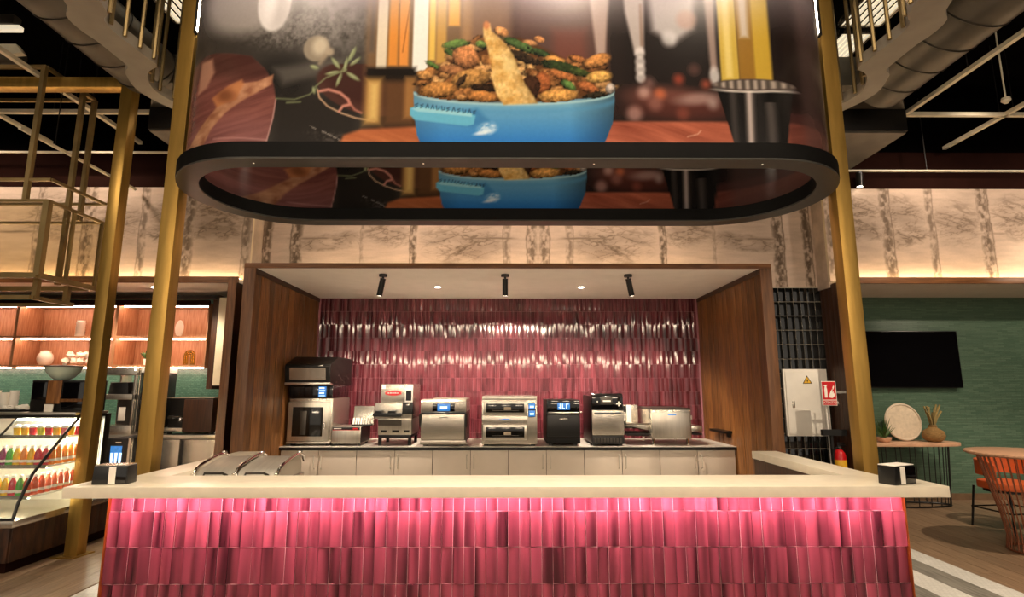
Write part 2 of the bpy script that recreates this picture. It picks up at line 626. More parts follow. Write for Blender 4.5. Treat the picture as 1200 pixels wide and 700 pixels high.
def mural_paint(u, z):
    """u = metres from the mirror axis (folded), z = height"""
    au = np.abs(u)
    base = np.stack([np.full_like(u, .80), np.full_like(u, .71), np.full_like(u, .63)], -1)
    n1 = fbm(au * 1.3, z * 2.5, 11)
    n2 = fbm(au * 5, z * 26, 21)
    base *= (1 + .22 * (n1 - .5) + .14 * (n2 - .5))[..., None]
    dark = np.zeros_like(u)
    wx = au + .22 * (fbm(au * 2.2, z * 2.6, 15) - .5) + .08 * (fbm(au * 9, z * 9, 16) - .5)
    wz = z + .22 * (fbm(au * 2.0, z * 2.4, 17) - .5) + .06 * (fbm(au * 8, z * 8, 18) - .5)
    wob = .05 * (fbm(au * 0 + 3.3, z * 4, 5) - .5)
    speck = fbm(au * 26, z * 17, 31)
    # rough pilaster edges (position, half width, strength)
    for c, wd, st in ((.08, .07, .7), (.44, .05, .5), (1.77, .045, .85), (2.50, .02, .4), (3.43, .075, .9), (3.84, .06, .9),
                      (4.15, .05, .6), (4.98, .075, .75), (5.62, .05, .6), (6.40, .08, .75), (7.1, .05, .6)):
        d = np.abs(au - c + wob)
        s = np.clip(1.25 - d / wd, 0, 1) ** .6
        dark = np.maximum(dark, st * s * np.clip(3.2 * speck - 1.0, .12, .95))
        dark = np.maximum(dark, .85 * st * np.exp(-(np.abs(au - c - wd + wob + .03 * (speck - .5)) / .009) ** 2))
    # sketched stones and branches between the pilasters
    for c, hw, zc, hh, st, sd in ((1.10, .62, 3.62, .34, .9, 41), (2.15, .40, 3.78, .22, .8, 51), (2.95, .50, 3.66, .16, .85, 61),
                                  (4.55, .40, 3.95, .36, .85, 71), (4.6, .42, 3.66, .10, .9, 75), (5.25, .34, 3.95, .30, .8, 81), (5.3, .4, 3.63, .12, .9, 85),
                                  (6.9, .5, 3.9, .34, .75, 91), (6.0, .36, 3.85, .34, .75, 95)):
        e = np.clip(1.15 - ((wx - c) / hw) ** 2 - ((wz - zc) / hh) ** 2, 0, 1)
        a1 = np.abs(fbm(au * 2.6 + sd, z * 8 + au * 2.4, sd) - .5) * 2
        a2 = np.abs(fbm(au * 6 + sd, z * 24 - au * 4, sd + 5) - .5) * 2
        ln = np.maximum(np.exp(-(a1 / .07) ** 2), .75 * np.exp(-(a2 / .09) ** 2))
        dark = np.maximum(dark, st * e * (.42 * fbm(au * 4, z * 8, sd + 3) + .55 * ln))
    # bed joint
    jz = 3.70 + .06 * (fbm(au * 1.5, z * 0, 7) - .5)
    dark = np.maximum(dark, .55 * np.exp(-((z - jz) / .016) ** 2) * np.clip(4 * (fbm(au * 1.6, z * 0 + 4, 9) - .42), 0, 1))
    tone = np.array([.33, .27, .21])
    dk = np.clip(dark, 0, 1)[..., None]
    return base * (1 - dk) + tone * dk


def mural_panel(name, x0, x1, y, z0, z1, ax, k, label):
    nx, nz = int((x1 - x0) / .010), int((z1 - z0) / .010)
    X, Z = np.meshgrid(np.linspace(x0, x1, nx), np.linspace(z0, z1, nz))
    me = grid_mesh(name, np.stack([X, np.full_like(X, y), Z], -1), mural_paint((X - ax) * k, Z), 'mural_print')
    o = link(name, me)
    o['kind'] = 'structure'
    o['label'] = label
    b = struct('wall_core', 'cream_wall', MB().box(x0, x1, y + .003, y + .05, z0, z1), parent=o)
    return o


mural_panel('wall_mural_middle', -3.63, 4.38, YMC, 3.0, 4.45, .42, 1.0, 'mural of an old plastered wall above the alcove')
mural_panel('wall_mural_left', -10, -3.50, YM, ZS - .02, 4.34, .42, 1.04, 'mural of an old plastered wall above the drinks kiosk')
mural_panel('wall_mural_right', 4.36, 10, YM, ZS - .02, 4.34, .42, 1.04, 'mural of an old plastered wall above the green niche')
struct('trim_2', 'brown_wall', MB().box(-10, -3.50, YM, 7.7, 4.34, 4.5))
struct('trim_3', 'brown_wall', MB().box(4.36, 10, YM, 7.7, 4.34, 4.5))
struct('wall_left_cheek', 'mural_plain', MB().box(-3.60, -3.50, YM + .05, YMC, 2.95, 4.34))
struct('wall_right_cheek', 'mural_plain', MB().box(4.36, 4.46, YM + .05, YMC, 2.95, 4.34))

# ---- side soffits with a lit cove on top
for side, xa, xb, n in ((-1, -10, -3.55, 4), (1, 4.44, 10, 5)):
    t = struct('trim_%d' % n, 'walnut_trim', MB().box(xa, xb, YS, YS + .03, 2.965, ZS), bev=.004, label='walnut edge board of the lit soffit')
    struct('soffit_underside', 'alcove_ceiling', MB().box(xa, xb, YS + .03, YB, 2.975, 3.02), parent=t)
    struct('cove_light', 'led_cove', MB().box(xa + .02, xb - .02, YM - .085, YM - .06, 3.022, 3.04), parent=t)

# ---- right niche: green wall; left niche: dark wall
struct('wall_niche_right', 'teal_wall', MB().box(4.46, 10, YB, YB + .1, 0, 2.98))
struct('wall_niche_left', 'teal_mosaic', MB().box(-10, -3.63, YB, YB + .1, 0, 2.98))
struct('baseboard_right', 'floor_base', MB().box(4.46, 10, YB - .02, YB, 0, .09))
# walnut cheek panels beside the niches, built of boards
ck = struct('wall_panel_right', 'walnut_dark', MB().box(4.40, 4.455, YS + .02, YB, 0, 3.0))
for i in range(5):
    struct('board', 'walnut_dark', MB().box(4.38, 4.40, YS + .02 + i * .098, YS + .116 + i * .098, 0, 2.99), parent=ck, bev=.002)
struct('trim_6', 'walnut_edge', MB().box(4.375, 4.46, YS - .012, YS + .02, 0, 3.04), bev=.003)
cl = struct('wall_panel_left', 'walnut_dark', MB().box(-3.66, -3.575, YS, YB, 0, 3.0))
struct('trim_7', 'walnut_edge', MB().box(-3.67, -3.56, YS - .015, YS, 0, 3.04), bev=.003)
struct('wall_gap_left', 'black_wall', MB().box(-3.57, -3.0, 7.5, 7.6, 0, 3.0))

# ---- black tiled wall to the right of the alcove
bw = struct('wall_black_tiles', 'grout_pale', MB().box(2.99, 4.40, YMC, YMC + .1, 0, 3.0))
bt = MB().box(-.0475, .0475, -.008, 0, -.0965, .0965).mesh('tile', 'tile_black', bev=.0025)
bt2 = []
for j in range(15):
    for i in range(14):
        x, z = 3.04 + i * .1003, 2.895 - j * .2
        if x < 4.38 and z > .1:
            o = link('tile', bt, bw, (x, YMC, z))
            o.rotation_euler = (random.uniform(-.01, .01), 0, random.uniform(-.012, .012))

# ================================================================== ALCOVE
al = struct('wall_alcove_back', 'grout_wine', MB().box(-HALF, HALF, YB, YB + .1, 0, ZA))


def tile_mesh(name, m, w, h, b, kind, t=.002):
    """glazed tile, x/z plane, facing -y; cross-section bulges or hollows by b"""
    n = 7
    pr = []
    for i in range(n):
        u = -1 + 2 * i / (n - 1)
        if kind == 0:
            d = b * (1 - u * u)
        elif kind == 1:
            d = b * u * u
        elif kind == 2:
            d = b * (.5 + .5 * u)
        elif kind == 3:
            d = b * (.5 - .5 * u)
        else:
            d = b * (.5 + .5 * math.sin(u * 2.6))
        pr.append((u * w / 2, -(t + d)))
    mb = MB()
    vs = [(x, y, -h / 2) for x, y in pr] + [(x, y, h / 2) for x, y in pr]
    fs = [(i, i + 1, n + i + 1, n + i) for i in range(n - 1)]
    mb.add(vs, fs, True)
    vs = vs + [(-w / 2, 0, -h / 2), (w / 2, 0, -h / 2), (-w / 2, 0, h / 2), (w / 2, 0, h / 2)]
    k = 2 * n
    mb.add(vs, [(k, 0, n, k + 2), (n - 1, k + 1, k + 3, 2 * n - 1),
                (k, k + 1) + tuple(range(n - 1, -1, -1)), (k + 2,) + tuple(range(n, 2 * n)) + (k + 3,)])
    return mb, mb.mesh(name, m, fix=False)


PX, PZ = .0665, .2
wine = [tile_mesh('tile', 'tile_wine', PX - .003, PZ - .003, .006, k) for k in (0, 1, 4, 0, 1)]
rest = MB()
cells = []
nc = int(2 * HALF / PX)
for j in range(11):
    for i in range(nc):
        x = -HALF + (2 * HALF - nc * PX) / 2 + (i + .5) * PX
        z = ZA - .003 - (j + .5) * PZ
        cells.append((x, z, j))
cells.sort(key=lambda c: (c[2] > 6, abs(c[0]) + .25 * c[2]))
for n, (x, z, j) in enumerate(cells):
    v = random.randrange(5)
    a, b = random.gauss(0, .004), random.gauss(0, .02)
    if n < 300:
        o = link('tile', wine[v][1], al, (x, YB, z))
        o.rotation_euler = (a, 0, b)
    else:
        M = Matrix.Translation((x, YB, z)) @ Matrix.Rotation(b, 4, 'Z') @ Matrix.Rotation(a, 4, 'X')
        src = wine[v][0]
        k = len(rest.v)
        rest.v += [tuple(M @ Vector(p)) for p in src.v]
        rest.f += [tuple(k + q for q in f) for f in src.f]
        rest.s += src.s
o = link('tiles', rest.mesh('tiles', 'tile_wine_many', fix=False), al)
o['kind'] = 'stuff'

# wooden cheeks of the alcove: upright boards on a backing
for side, nm in ((-1, 'wall_alcove_left'), (1, 'wall_alcove_right')):
    xa, xb = (HALF + .018, HALF + .10)
    wl = struct(nm, 'walnut_dark', MB().box(*sorted((side * xa, side * xb)), YF + .02, YB, 0, ZA + .05))
    y = YF + .02
    i = 0
    while y < YB - .02:
        wd = (.17, .23, .14, .2, .26)[i % 5]
        e = min(y + wd, YB)
        pr = .003 * (i % 3)
        struct('board', 'walnut', MB().box(*sorted((side * (HALF - pr), side * (HALF + .018))), y + .001, e - .001, .0, ZA - .06), parent=wl, bev=.002)
        y = e
        i += 1
    struct('top_rail', 'walnut_dark', MB().box(*sorted((side * (HALF - .012), side * (HALF + .018))), YF + .02, YB, ZA - .06, ZA), parent=wl)
    # front edge frame
    struct('edge_board', 'walnut_edge', MB().box(*sorted((side * (HALF - .01), side * (HALF + .12))), YF, YF + .022, 0, ZA + .055), parent=wl, bev=.003)
struct('trim_8', 'walnut_trim', MB().box(-HALF - .12, HALF + .12, YF - .002, YF + .022, ZA - .002, ZA + .057), bev=.003, label='walnut head board across the alcove')
struct('ceiling_alcove', 'alcove_ceiling', MB().box(-HALF, HALF, YF + .022, YB, ZA, ZA + .05))
struct('trim_9', 'led_cove', MB().box(-HALF, HALF, YMC - .10, YMC - .07, ZA + .06, ZA + .08), label='cove light on top of the alcove')

# ================================================================== BAR COUNTER
ZT, SL = 1.05, .061
t = Thing('bar_counter', 'long bar counter clad in glazed raspberry tiles with a cream stone top', 'counter', (0, 3.4, 0))
# worktop slab: front bar plus two returns running back (one stone piece)
poly = [(-2.50, -.17), (2.50, -.17), (2.50, .20), (2.37, .22), (2.37, 1.6), (2.15, 1.6), (2.15, .25), (-2.15, .25), (-2.15, 1.6), (-2.37, 1.6), (-2.37, .22), (-2.50, .20)]
mb = MB()
n = len(poly)
mb.add([(x, y, ZT - SL) for x, y in poly] + [(x, y, ZT) for x, y in poly],
       [(0, 1, 2, 3, 6, 7, 10, 11)[::-1]] + [(3, 4, 5, 6)[::-1], (7, 8, 9, 10)[::-1]] +
       [tuple(n + k for k in (0, 1, 2, 3, 6, 7, 10, 11)), tuple(n + k for k in (3, 4, 5, 6)), tuple(n + k for k in (7, 8, 9, 10))] +
       [(i, (i + 1) % n, n + (i + 1) % n, n + i) for i in range(n)])
t.part('worktop', 'quartz', mb, bev=.004)
XW = 2.335
body = t.box('front_body', 'grout_rose', -XW, XW, .0, .14, 0, ZT - SL, 0)
for s in (-1, 1):
    t.box('side_body', 'walnut_dark', *sorted((s * 2.16, s * XW)), .14, 1.58, 0, ZT - SL, 0)
    t.box('edge_trim', 'copper_edge', *sorted((s * XW, s * (XW + .006))), -.022, .02, 0, ZT - SL, 0)
t.box('light_strip', 'led_pink', -XW + .02, XW - .02, -.115, -.095, ZT - SL - .008, ZT - SL, 0)
t.box('inner_worktop', 'steel', -2.15, 2.15, .14, .85, .84, .88, .003)
t.box('inner_carcass', 'steel_dark', -2.15, 2.15, .16, .82, .05, .84, 0)
TW = 2 * XW / 72
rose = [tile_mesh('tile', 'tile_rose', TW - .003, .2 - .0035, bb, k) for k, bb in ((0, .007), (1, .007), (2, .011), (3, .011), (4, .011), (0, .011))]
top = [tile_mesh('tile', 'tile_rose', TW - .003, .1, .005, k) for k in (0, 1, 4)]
low = MB()
for i in range(72):
    x = -XW + (i + .5) * TW
    v = random.randrange(6)
    o = link('tile', top[random.randrange(3)][1], t.o, (x, 0, .885 + .0515))
    for j in range(5):
        z = .885 - .1 - j * .2
        v = random.choice((v, random.randrange(6)))
        a, b = random.gauss(0, .008), random.gauss(0, .02)
        if j < 3:
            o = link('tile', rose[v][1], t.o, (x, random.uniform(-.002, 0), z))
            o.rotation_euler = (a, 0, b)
        else:
            z0, z1 = max(0, z - .098), z + .098
            if z1 - z0 > .05:
                low.add([(p[0] + x, p[1], (z0 + z1) / 2 + p[2] * (z1 - z0) / .1965) for p in rose[v][0].v], rose[v][0].f, False)
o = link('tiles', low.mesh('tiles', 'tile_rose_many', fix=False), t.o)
o['kind'] = 'stuff'

# ---- napkin dispensers on the bar
for x, y, rz, mirror, lab in ((-2.305, 3.36, .10, 1, 'black napkin dispenser on the left end of the bar counter'),
                              (2.275, 3.33, .42, -1, 'black napkin dispenser with white napkin on the right end of the bar counter')):
    d = Thing('napkin_dispenser', lab, 'napkin dispenser', (x, y, ZT), rz, 'napkin dispensers on the bar')
    pr = [(-.098, 0), (.098, 0), (.092, .105), (-.092, .105)]
    d.part('body', 'black_plastic', MB().prism(pr, -.05, .05, 'y'), bev=.006)
    cx = .01 if mirror > 0 else -.03
    d.box('napkin', 'paper', cx - .017, cx + .022, -.0545, -.045, .004, .1, .003)
    d.box('lid', 'white_plastic' if mirror < 0 else 'steel', -.09, .09, -.048, .048, .105, .11, .002)
    d.box('side_plate', 'black_glass', *((.03, .09) if mirror > 0 else (-.005, .09)), -.053, -.05, .008, .098, .002)

# ---- stainless roll-top food warmer sunk behind the bar
d = Thing('food_warmer', 'stainless steel food warmer with two curved lids behind the bar counter', 'food warmer', (-1.86, 3.98, .88))
d.box('base_tray', 'steel', -.29, .29, -.08, .42, 0, .085, .008)
PR = [(-.07, .085), (-.075, .125), (-.05, .155), (.0, .172), (.12, .198), (.24, .215), (.32, .215), (.375, .195), (.40, .15), (.405, .085)]
for xa, xb in ((-.27, -.01), (.01, .27)):
    lid = d.part('lid', 'steel_bright', MB().prism(PR, xa, xb, 'x', smooth=True))
    d.part('handle', 'steel_dark', MB().tube([(xa + .05, -.07, .13), (xa + .07, -.10, .15), (xb - .07, -.10, .15), (xb - .05, -.07, .13)], .008), parent=lid)
for x in (-.285, 0, .285):
    pts = [(x, y * 1.02, z + .018) for y, z in PR[1:-1]]
    d.tube('guide_rail', 'chrome', pts, .010)
    d.box('hinge_foot', 'chrome', x - .013, x + .013, -.11, -.08, .06, .15, .004)
    d.box('hinge_cap', 'chrome', x - .012, x + .012, .30, .34, .225, .25, .004)

# ================================================================== BACK COUNTER CABINETS
ZB = .87
bx0, cw = -HALF + .015, (2 * HALF - .03) / 6
for i in range(6):
    a = bx0 + i * cw
    pos = ['leftmost, under the tall hooded oven', 'under the bench fryer', 'under the steel speed oven with wide screen',
           'under the double-deck oven', 'under the narrow black-topped oven', 'rightmost, under the conveyor oven'][i]
    c = Thing('base_cabinet', 'cream two-door base cabinet %s' % pos, 'cabinet', (a + cw / 2, YC + .03, 0), group='cream base cabinets along the alcove')
    c.box('body', 'walnut_dark', -cw / 2 + .001, cw / 2 - .001, .02, 1.1, .1, ZB - .045, 0)
    c.box('plinth', 'black_matte', -cw / 2 + .001, cw / 2 - .001, .06, 1.1, 0, .1, 0)
    for s in (-1, 1):
        dr = c.box('door', 'cabinet_cream', *sorted((s * .003, s * (cw / 2 - .004))), 0, .02, .11, ZB - .05, .002)
        hx = s * .045
        c.part('handle', 'handle_light', MB().tube([(hx, 0, .60), (hx, -.035, .615), (hx, -.035, .755), (hx, 0, .77)], .006), parent=dr)
w_ = solo('counter_worktop', 'black_metal', MB().box(-HALF + .003, HALF - .003, YC, YB - .002, ZB - .04, ZB - .008),
          'dark edged stainless worktop on the cream base cabinets', 'worktop')
o = link('steel_sheet', MB().box(-HALF + .003, HALF - .003, YC + .006 - (YC + YB - .002) / 2, YB - .002 - (YC + YB - .002) / 2, .032, .04).mesh('steel_sheet', 'worktop_pale'), w_)

# ================================================================== APPLIANCES (front at y=0, base at z=0)
YA = 7.2


def app(name, label, cat, px, rz=0., y=YA):
    return Thing(name, label, cat, (at(px, 520, y)[0], y, ZB), rz)


# a. combi oven with condensation hood
d = app('combi_oven', 'tall steel combi oven with dark condensation hood on the back counter', 'oven', 361.5, y=7.24)
W = .28
for s in (-1, 1):
    d.box('foot', 'black_plastic', *sorted((s * .2, s * .25)), .05, .1, 0, .03, 0)
    d.box('foot', 'black_plastic', *sorted((s * .2, s * .25)), .6, .65, 0, .03, 0)
d.box('body', 'steel', -W, W, .02, .78, .03, .60, .006)
dr = d.box('door', 'steel_h', -W, W - .03, -.012, .02, .06, .555, .006)
d.box('door_window', 'dark_glass', -W + .06, W - .11, -.016, -.011, .12, .49, .004, dr)
d.part('handle', 'chrome', MB().tube([(W - .075, -.012, .30), (W - .075, -.05, .30), (W - .075, -.055, .22)], .012), parent=dr)
d.box('rack', 'steel_dark', -W + .16, -W + .24, -.018, -.015, .14, .44, .002, dr)
d.box('drip_rail', 'steel_h', -W, W, -.02, .02, .03, .055, .003)
d.box('control_panel', 'black_glass', -W, W, -.012, .74, .60, .765, .005)
d.box('display', 'screen_blue', W - .185, W - .085, -.016, -.011, .615, .75, .002)
for k, (z, hh) in enumerate(((.72, .018), (.69, .012), (.655, .02), (.628, .008))):
    d.box('display_row', 'screen_pale', W - .175, W - .11 + .01 * (k % 2), -.018, -.015, z, z + hh, 0)
hood = d.part('hood', 'black_metal', MB().prism([(-.13, .80), (-.16, 1.0), (-.15, 1.03), (.16, 1.14), (.80, 1.14), (.80, .765), (.0, .765)], -W - .02, W, 'x'), bev=.006)
hood['label'] = 'dark sloping condensation hood'
mb = MB().prism([(-.133, .815), (-.163, .985), (-.166, .985), (-.136, .815)], -W + .04, W - .06, 'x')
d.part('filter', 'steel', mb, parent=hood)
d.part('filter_frame', 'black_metal', MB().prism([(-.1325, .80), (-.161, .998), (-.163, .998), (-.1345, .80)], -W, W - .02, 'x'), parent=hood)
d.box('front_lip', 'steel_h', -W - .02, W, -.14, -.02, .768, .80, .003, hood)
d.part('logo', 'white_paint', MB().add([(W - .16, -.1645, 1.006), (W - .09, -.1645, 1.024), (W - .10, -.1645, 1.012), (W - .07, -.1645, 1.008), (W - .12, -.1645, 1.010)], [(0, 1, 2, 3, 4)]), parent=hood)
for k in range(7):
    y, z = .1 + .09 * k, .80 + .03 * ((k * 3) % 4)
    d.part('screw', 'steel', MB().box(W, W + .003, y, y + .012, z, z + .012), parent=hood)

# b. conveyor bun toaster with slotted back
d = app('bun_toaster', 'low steel bun toaster with red label strip beside the hooded oven', 'toaster', 405, y=7.22)
for x in (-.16, .14):
    for y in (.04, .42):
        d.box('foot', 'black_plastic', x, x + .03, y, y + .03, 0, .035, 0)
d.box('body', 'steel_h', -.185, .185, 0, .48, .03, .24, .006)
d.box('label_strip', 'black_plastic', -.175, .175, -.004, 0, .20, .235, .001)
d.part('lettering', 'paper', MB().box(-.16, -.06, -.0055, -.004, .213, .222))
d.part('emblem', 'red_paint', MB().box(.085, .145, -.0055, -.004, .208, .227))
d.box('label_line', 'red_paint', -.175, .175, -.0048, -.004, .196, .203, 0)
d.part('side_panel', 'black_metal', MB().box(.185, .19, .0, .48, .04, .24))
bk = d.part('back_panel', 'steel', MB().prism([(.30, .24), (.34, .49), (.48, .49), (.48, .24)], 0.0, .27, 'x'), bev=.004)
for k in range(7):
    d.part('slot', 'white_paint', MB().prism([(.20, .255), (.23, .34), (.24, .34), (.21, .255)], .02 + k * .034, .039 + k * .034, 'x'), parent=bk)
d.box('slot_rail', 'black_plastic', .01, .265, .19, .26, .24, .26, .002, bk)

# c. enclosed bench fryer
d = app('bench_fryer', 'upright steel bench fryer with red badge and black handle bar', 'fryer', 461)
for s in (-1, 1):
    d.tube('leg', 'black_plastic', [(s * .19, .08, 0), (s * .19, .08, .13)], .022)
    d.tube('leg', 'black_plastic', [(s * .19, .55, 0), (s * .19, .55, .13)], .022)
d.box('base_plate', 'black_plastic', -.2, .21, .02, .6, .10, .14, .004)
lo = d.part('lower_hopper', 'steel_h', MB().prism([(0, .14), (-.03, .34), (.6, .34), (.6, .14)], -.2, .225, 'x'), bev=.006)
d.part('badge', 'black_plastic', MB().prism([(-.004, .17), (-.008, .20), (-.011, .20), (-.007, .17)], -.16, -.09, 'x').prism([(-.004, .17), (-.008, .20), (-.011, .20), (-.007, .17)], -.02, .07, 'x').prism([(-.004, .17), (-.008, .20), (-.011, .20), (-.007, .17)], .13, .2, 'x'), parent=lo)
d.part('chute', 'steel_dark', MB().prism([(-.05, .26), (-.07, .33), (-.02, .33), (-.01, .26)], -.19, .1, 'x'), parent=lo)
mid = d.box('middle_body', 'steel', -.25, .225, .0, .6, .34, .54, .008)
d.part('handle_bar', 'black_plastic', MB().box(-.265, .10, -.06, -.02, .37, .415).box(-.23, -.15, -.065, 0, .415, .445).box(-.07, .02, -.065, 0, .415, .445), bev=.006, parent=mid)
d.box('control_box', 'black_plastic', .10, .235, -.012, .1, .40, .545, .004, mid)
d.part('knob', 'chrome', MB().box(.16, .19, -.025, -.01, .50, .53), bev=.006, parent=mid)
up = d.box('upper_body', 'steel', -.19, .225, .04, .62, .54, .78, .006)
oval = [(-.03 + .105 * math.cos(2 * math.pi * k / 20), .665 + .032 * math.sin(2 * math.pi * k / 20)) for k in range(20)]
bd = d.part('brand_badge', 'red_paint', MB().prism(oval, .034, .04, 'y').box(-.135, .075, .035, .04, .648, .682), parent=up, label='red badge')
d.part('timer_panel', 'white_plastic', MB().box(.125, .222, .033, .04, .55, .77), parent=up)
d.part('timer_window', 'black_glass', MB().box(.135, .205, .028, .034, .57, .70), parent=up)
for k in range(5):
    d.part('letter', 'paper', MB().box(-.10 + k * .03, -.085 + k * .03, .0325, .034, .658, .674 + .003 * (k % 2)), parent=up)
d.box('sticker', 'paper', -.18, -.135, .036, .04, .72, .765, 0, up)

# d. steel speed oven with wide screen
d = app('speed_oven', 'steel speed oven with wide dark screen panel and flip-down door', 'oven', 519)
d.box('body', 'steel_dark', -.285, .285, .03, .80, .04, .56, .008)
for s in (-1, 1):
    d.box('foot', 'black_plastic', *sorted((s * .2, s * .26)), .06, .12, 0, .04, 0)
d.box('base_rail', 'steel_h', -.29, .29, -.005, .03, .02, .07, .004)
dr = d.part('door', 'steel', MB().prism([(-.005, .08), (-.02, .40), (.03, .40), (.03, .08)], -.285, .27, 'x'), bev=.008)
d.part('logo', 'steel_dark', MB().box(-.06, .06, -.0225, -.019, .352, .360).box(-.03, .04, -.0225, -.019, .362, .366), parent=dr)
hd = d.part('handle', 'black_plastic', MB().tube([(-.29, .01, .24), (-.292, -.05, .40), (-.27, -.055, .415), (.27, -.055, .415), (.292, -.05, .40), (.29, .01, .24)], .014), parent=dr)
top_ = d.part('top_panel', 'steel', MB().prism([(-.03, .425), (-.03, .56), (.0, .585), (.7, .585), (.7, .425)], -.29, .29, 'x'), bev=.006)
d.box('display', 'black_glass', -.14, .145, -.035, -.029, .435, .535, .002, top_)
d.box('display_screen', 'screen_blue', -.075, .085, -.038, -.034, .44, .53, .001, top_)
d.box('display_text', 'screen_pale', -.04, .05, -.0395, -.0375, .465, .50, 0, top_)
d.box('lid_plate', 'steel_h', -.15, .29, .10, .6, .585, .60, .003, top_)

# e. double-deck oven
d = app('double_oven', 'wide steel double-deck oven with two window doors and blue displays', 'oven', 597)
d.box('body', 'steel', -.355, .355, .0, .82, .02, .63, .008)
for s in (-1, 1):
    d.box('foot', 'black_plastic', *sorted((s * .27, s * .33)), .06, .12, 0, .02, 0)
d.box('top_edge', 'steel_h', -.35, .35, -.004, 0, .575, .625, .002)
for z0, z1 in ((.385, .565), (.075, .27)):
    dr = d.box('door', 'steel_h', -.335, .225, -.03, .0, z0, z1, .012)
    d.box('door_window', 'dark_glass', -.30, .19, -.034, -.029, z0 + .035, z1 - .03, .006, dr)
    d.box('rack', 'steel_dark', -.22, .12, -.036, -.033, z0 + .055, z0 + .063, 0, dr)
    d.box('lit_pan', 'stone_plate', -.07, .02, -.036, -.033, z0 + .068, z0 + .105, .002, dr)
d.box('divider', 'steel_h', -.35, .225, -.012, 0, .285, .372, .004)
d.part('logo', 'screen_blue', MB().box(-.13, .02, -.0145, -.012, .325, .334).box(-.09, .0, -.0145, -.012, .336, .342))
pan = d.box('display_panel', 'black_glass', .24, .335, -.008, 0, .36, .545, .002)
for z in (.37, .46):
    d.box('display_screen', 'screen_blue', .247, .328, -.010, -.007, z, z + .075, .001, pan)
    d.box('display_text', 'screen_pale', .262, .313, -.0115, -.0095, z + .02, z + .045, 0, pan)

# f. compact black oven
d = app('compact_oven', 'compact all-black oven with blue display', 'oven', 660.5)
d.box('body', 'black_metal', -.215, .215, .0, .7, .03, .58, .01)
for s in (-1, 1):
    d.box('foot', 'black_plastic', *sorted((s * .13, s * .18)), .06, .12, 0, .03, 0)
d.box('base_grille', 'black_matte', -.20, .20, -.008, 0, .04, .10, .002)
dr = d.box('door', 'black_plastic', -.205, .205, -.035, .0, .12, .395, .008)
d.part('logo', 'steel', MB().prism([(-.055 * math.cos(a * math.pi / 8), .34 + .014 * math.sin(a * math.pi / 8)) for a in range(16)], -.038, -.034, 'y'), parent=dr)
d.part('handle', 'steel_dark', MB().tube([(-.2, -.03, .40), (-.19, -.06, .415), (.19, -.06, .415), (.2, -.03, .40)], .010), parent=dr)
d.part('latch', 'chrome', MB().box(.205, .24, -.05, -.02, .415, .435), bev=.004, parent=dr)
fp = d.box('front_panel', 'black_glass', -.205, .205, -.02, 0, .425, .57, .004)
d.box('display', 'screen_blue', -.075, .085, -.023, -.0195, .455, .545, .001, fp)
d.part('display_digits', 'screen_pale', MB().box(-.06, -.03, -.0245, -.0225, .48, .49).box(-.045, -.035, -.0245, -.0225, .47, .53).box(-.015, -.003, -.0245, -.0225, .47, .53).box(-.015, .02, -.0245, -.0225, .47, .478).box(.035, .045, -.0245, -.0225, .47, .53).box(.035, .07, -.0245, -.0225, .522, .53), parent=fp)

# g. narrow oven, black top
d = app('high_speed_oven', 'narrow steel-door oven with tall black control head', 'oven', 713)
for s in (-1, 1):
    d.box('foot', 'black_plastic', *sorted((s * .14, s * .19)), .06, .12, 0, .03, 0)
d.box('body', 'black_metal', -.205, .205, .02, .82, .03, .63, .008)
d.box('base_grille', 'black_plastic', -.205, .205, -.005, .02, .025, .125, .004)
for k in range(9):
    d.box('vent_slat', 'steel_dark', -.175 + k * .04, -.15 + k * .04, -.009, -.004, .045, .105, 0)
dr = d.part('door', 'steel', MB().prism([(-.015, .135), (-.03, .45), (.02, .45), (.02, .135)], -.205, .205, 'x'), bev=.01)
d.part('handle', 'black_plastic', MB().tube([(-.17, -.03, .41), (-.16, -.06, .415), (.16, -.06, .415), (.17, -.03, .41)], .011), parent=dr)
hd = d.part('control_head', 'black_glass', MB().prism([(-.02, .46), (-.02, .62), (.02, .66), (.5, .66), (.5, .46)], -.2, .2, 'x'), bev=.012)
d.box('display', 'steel_dark', -.09, .06, -.0235, -.0195, .52, .62, .002, hd)
d.box('display_text', 'paper', -.06, .04, -.025, -.023, .555, .575, 0, hd)
d.part('keypad', 'paper', MB().box(.135, .15, -.0235, -.0195, .50, .56).box(.112, .173, -.0235, -.0195, .522, .537), parent=hd)
d.part('indicator', 'paper', MB().box(-.14, -.125, -.0235, -.0195, .55, .565), parent=hd)

# h. conveyor oven
d = app('conveyor_oven', 'steel conveyor oven on legs with belt tables on both sides', 'oven', 788)
for s in (-1, 1):
    for y in (.08, .6):
        d.tube('leg', 'chrome', [(s * .22 - .0, y, 0), (s * .22, y, .10)], .018)
d.box('body', 'steel', -.265, .255, .0, .72, .09, .455, .008)
d.box('front_door', 'steel_h', -.25, .24, -.014, 0, .105, .425, .008)
d.part('logo', 'screen_blue', MB().box(-.045, .06, -.017, -.0135, .385, .40))
d.box('top_plate', 'steel_dark', -.27, .26, .02, .72, .455, .475, .004)
tb = d.part('infeed_table', 'steel_h', MB().prism([(-.27, .19), (-.56, .25), (-.56, .30), (-.27, .24)], .1, .6, 'y'), bev=.003)
d.box('table_rail', 'chrome', -.56, -.27, .09, .1, .26, .28, 0, tb)
d.box('control_box', 'steel', -.55, -.30, .55, .72, .18, .50, .006)
d.box('control_panel', 'black_plastic', -.55, -.46, .545, .55, .40, .49, .002)
d.box('heat_shield', 'white_paint', -.46, -.40, .5, .55, .26, .50, .003)
d.box('crumb_tray', 'black_metal', -.55, -.28, .08, .5, .12, .15, .002)
d.box('outfeed_table', 'steel_h', .255, .44, .15, .6, .17, .24, .004)
d.box('outfeed_tray', 'black_metal', .27, .42, .1, .6, .13, .15, .002)
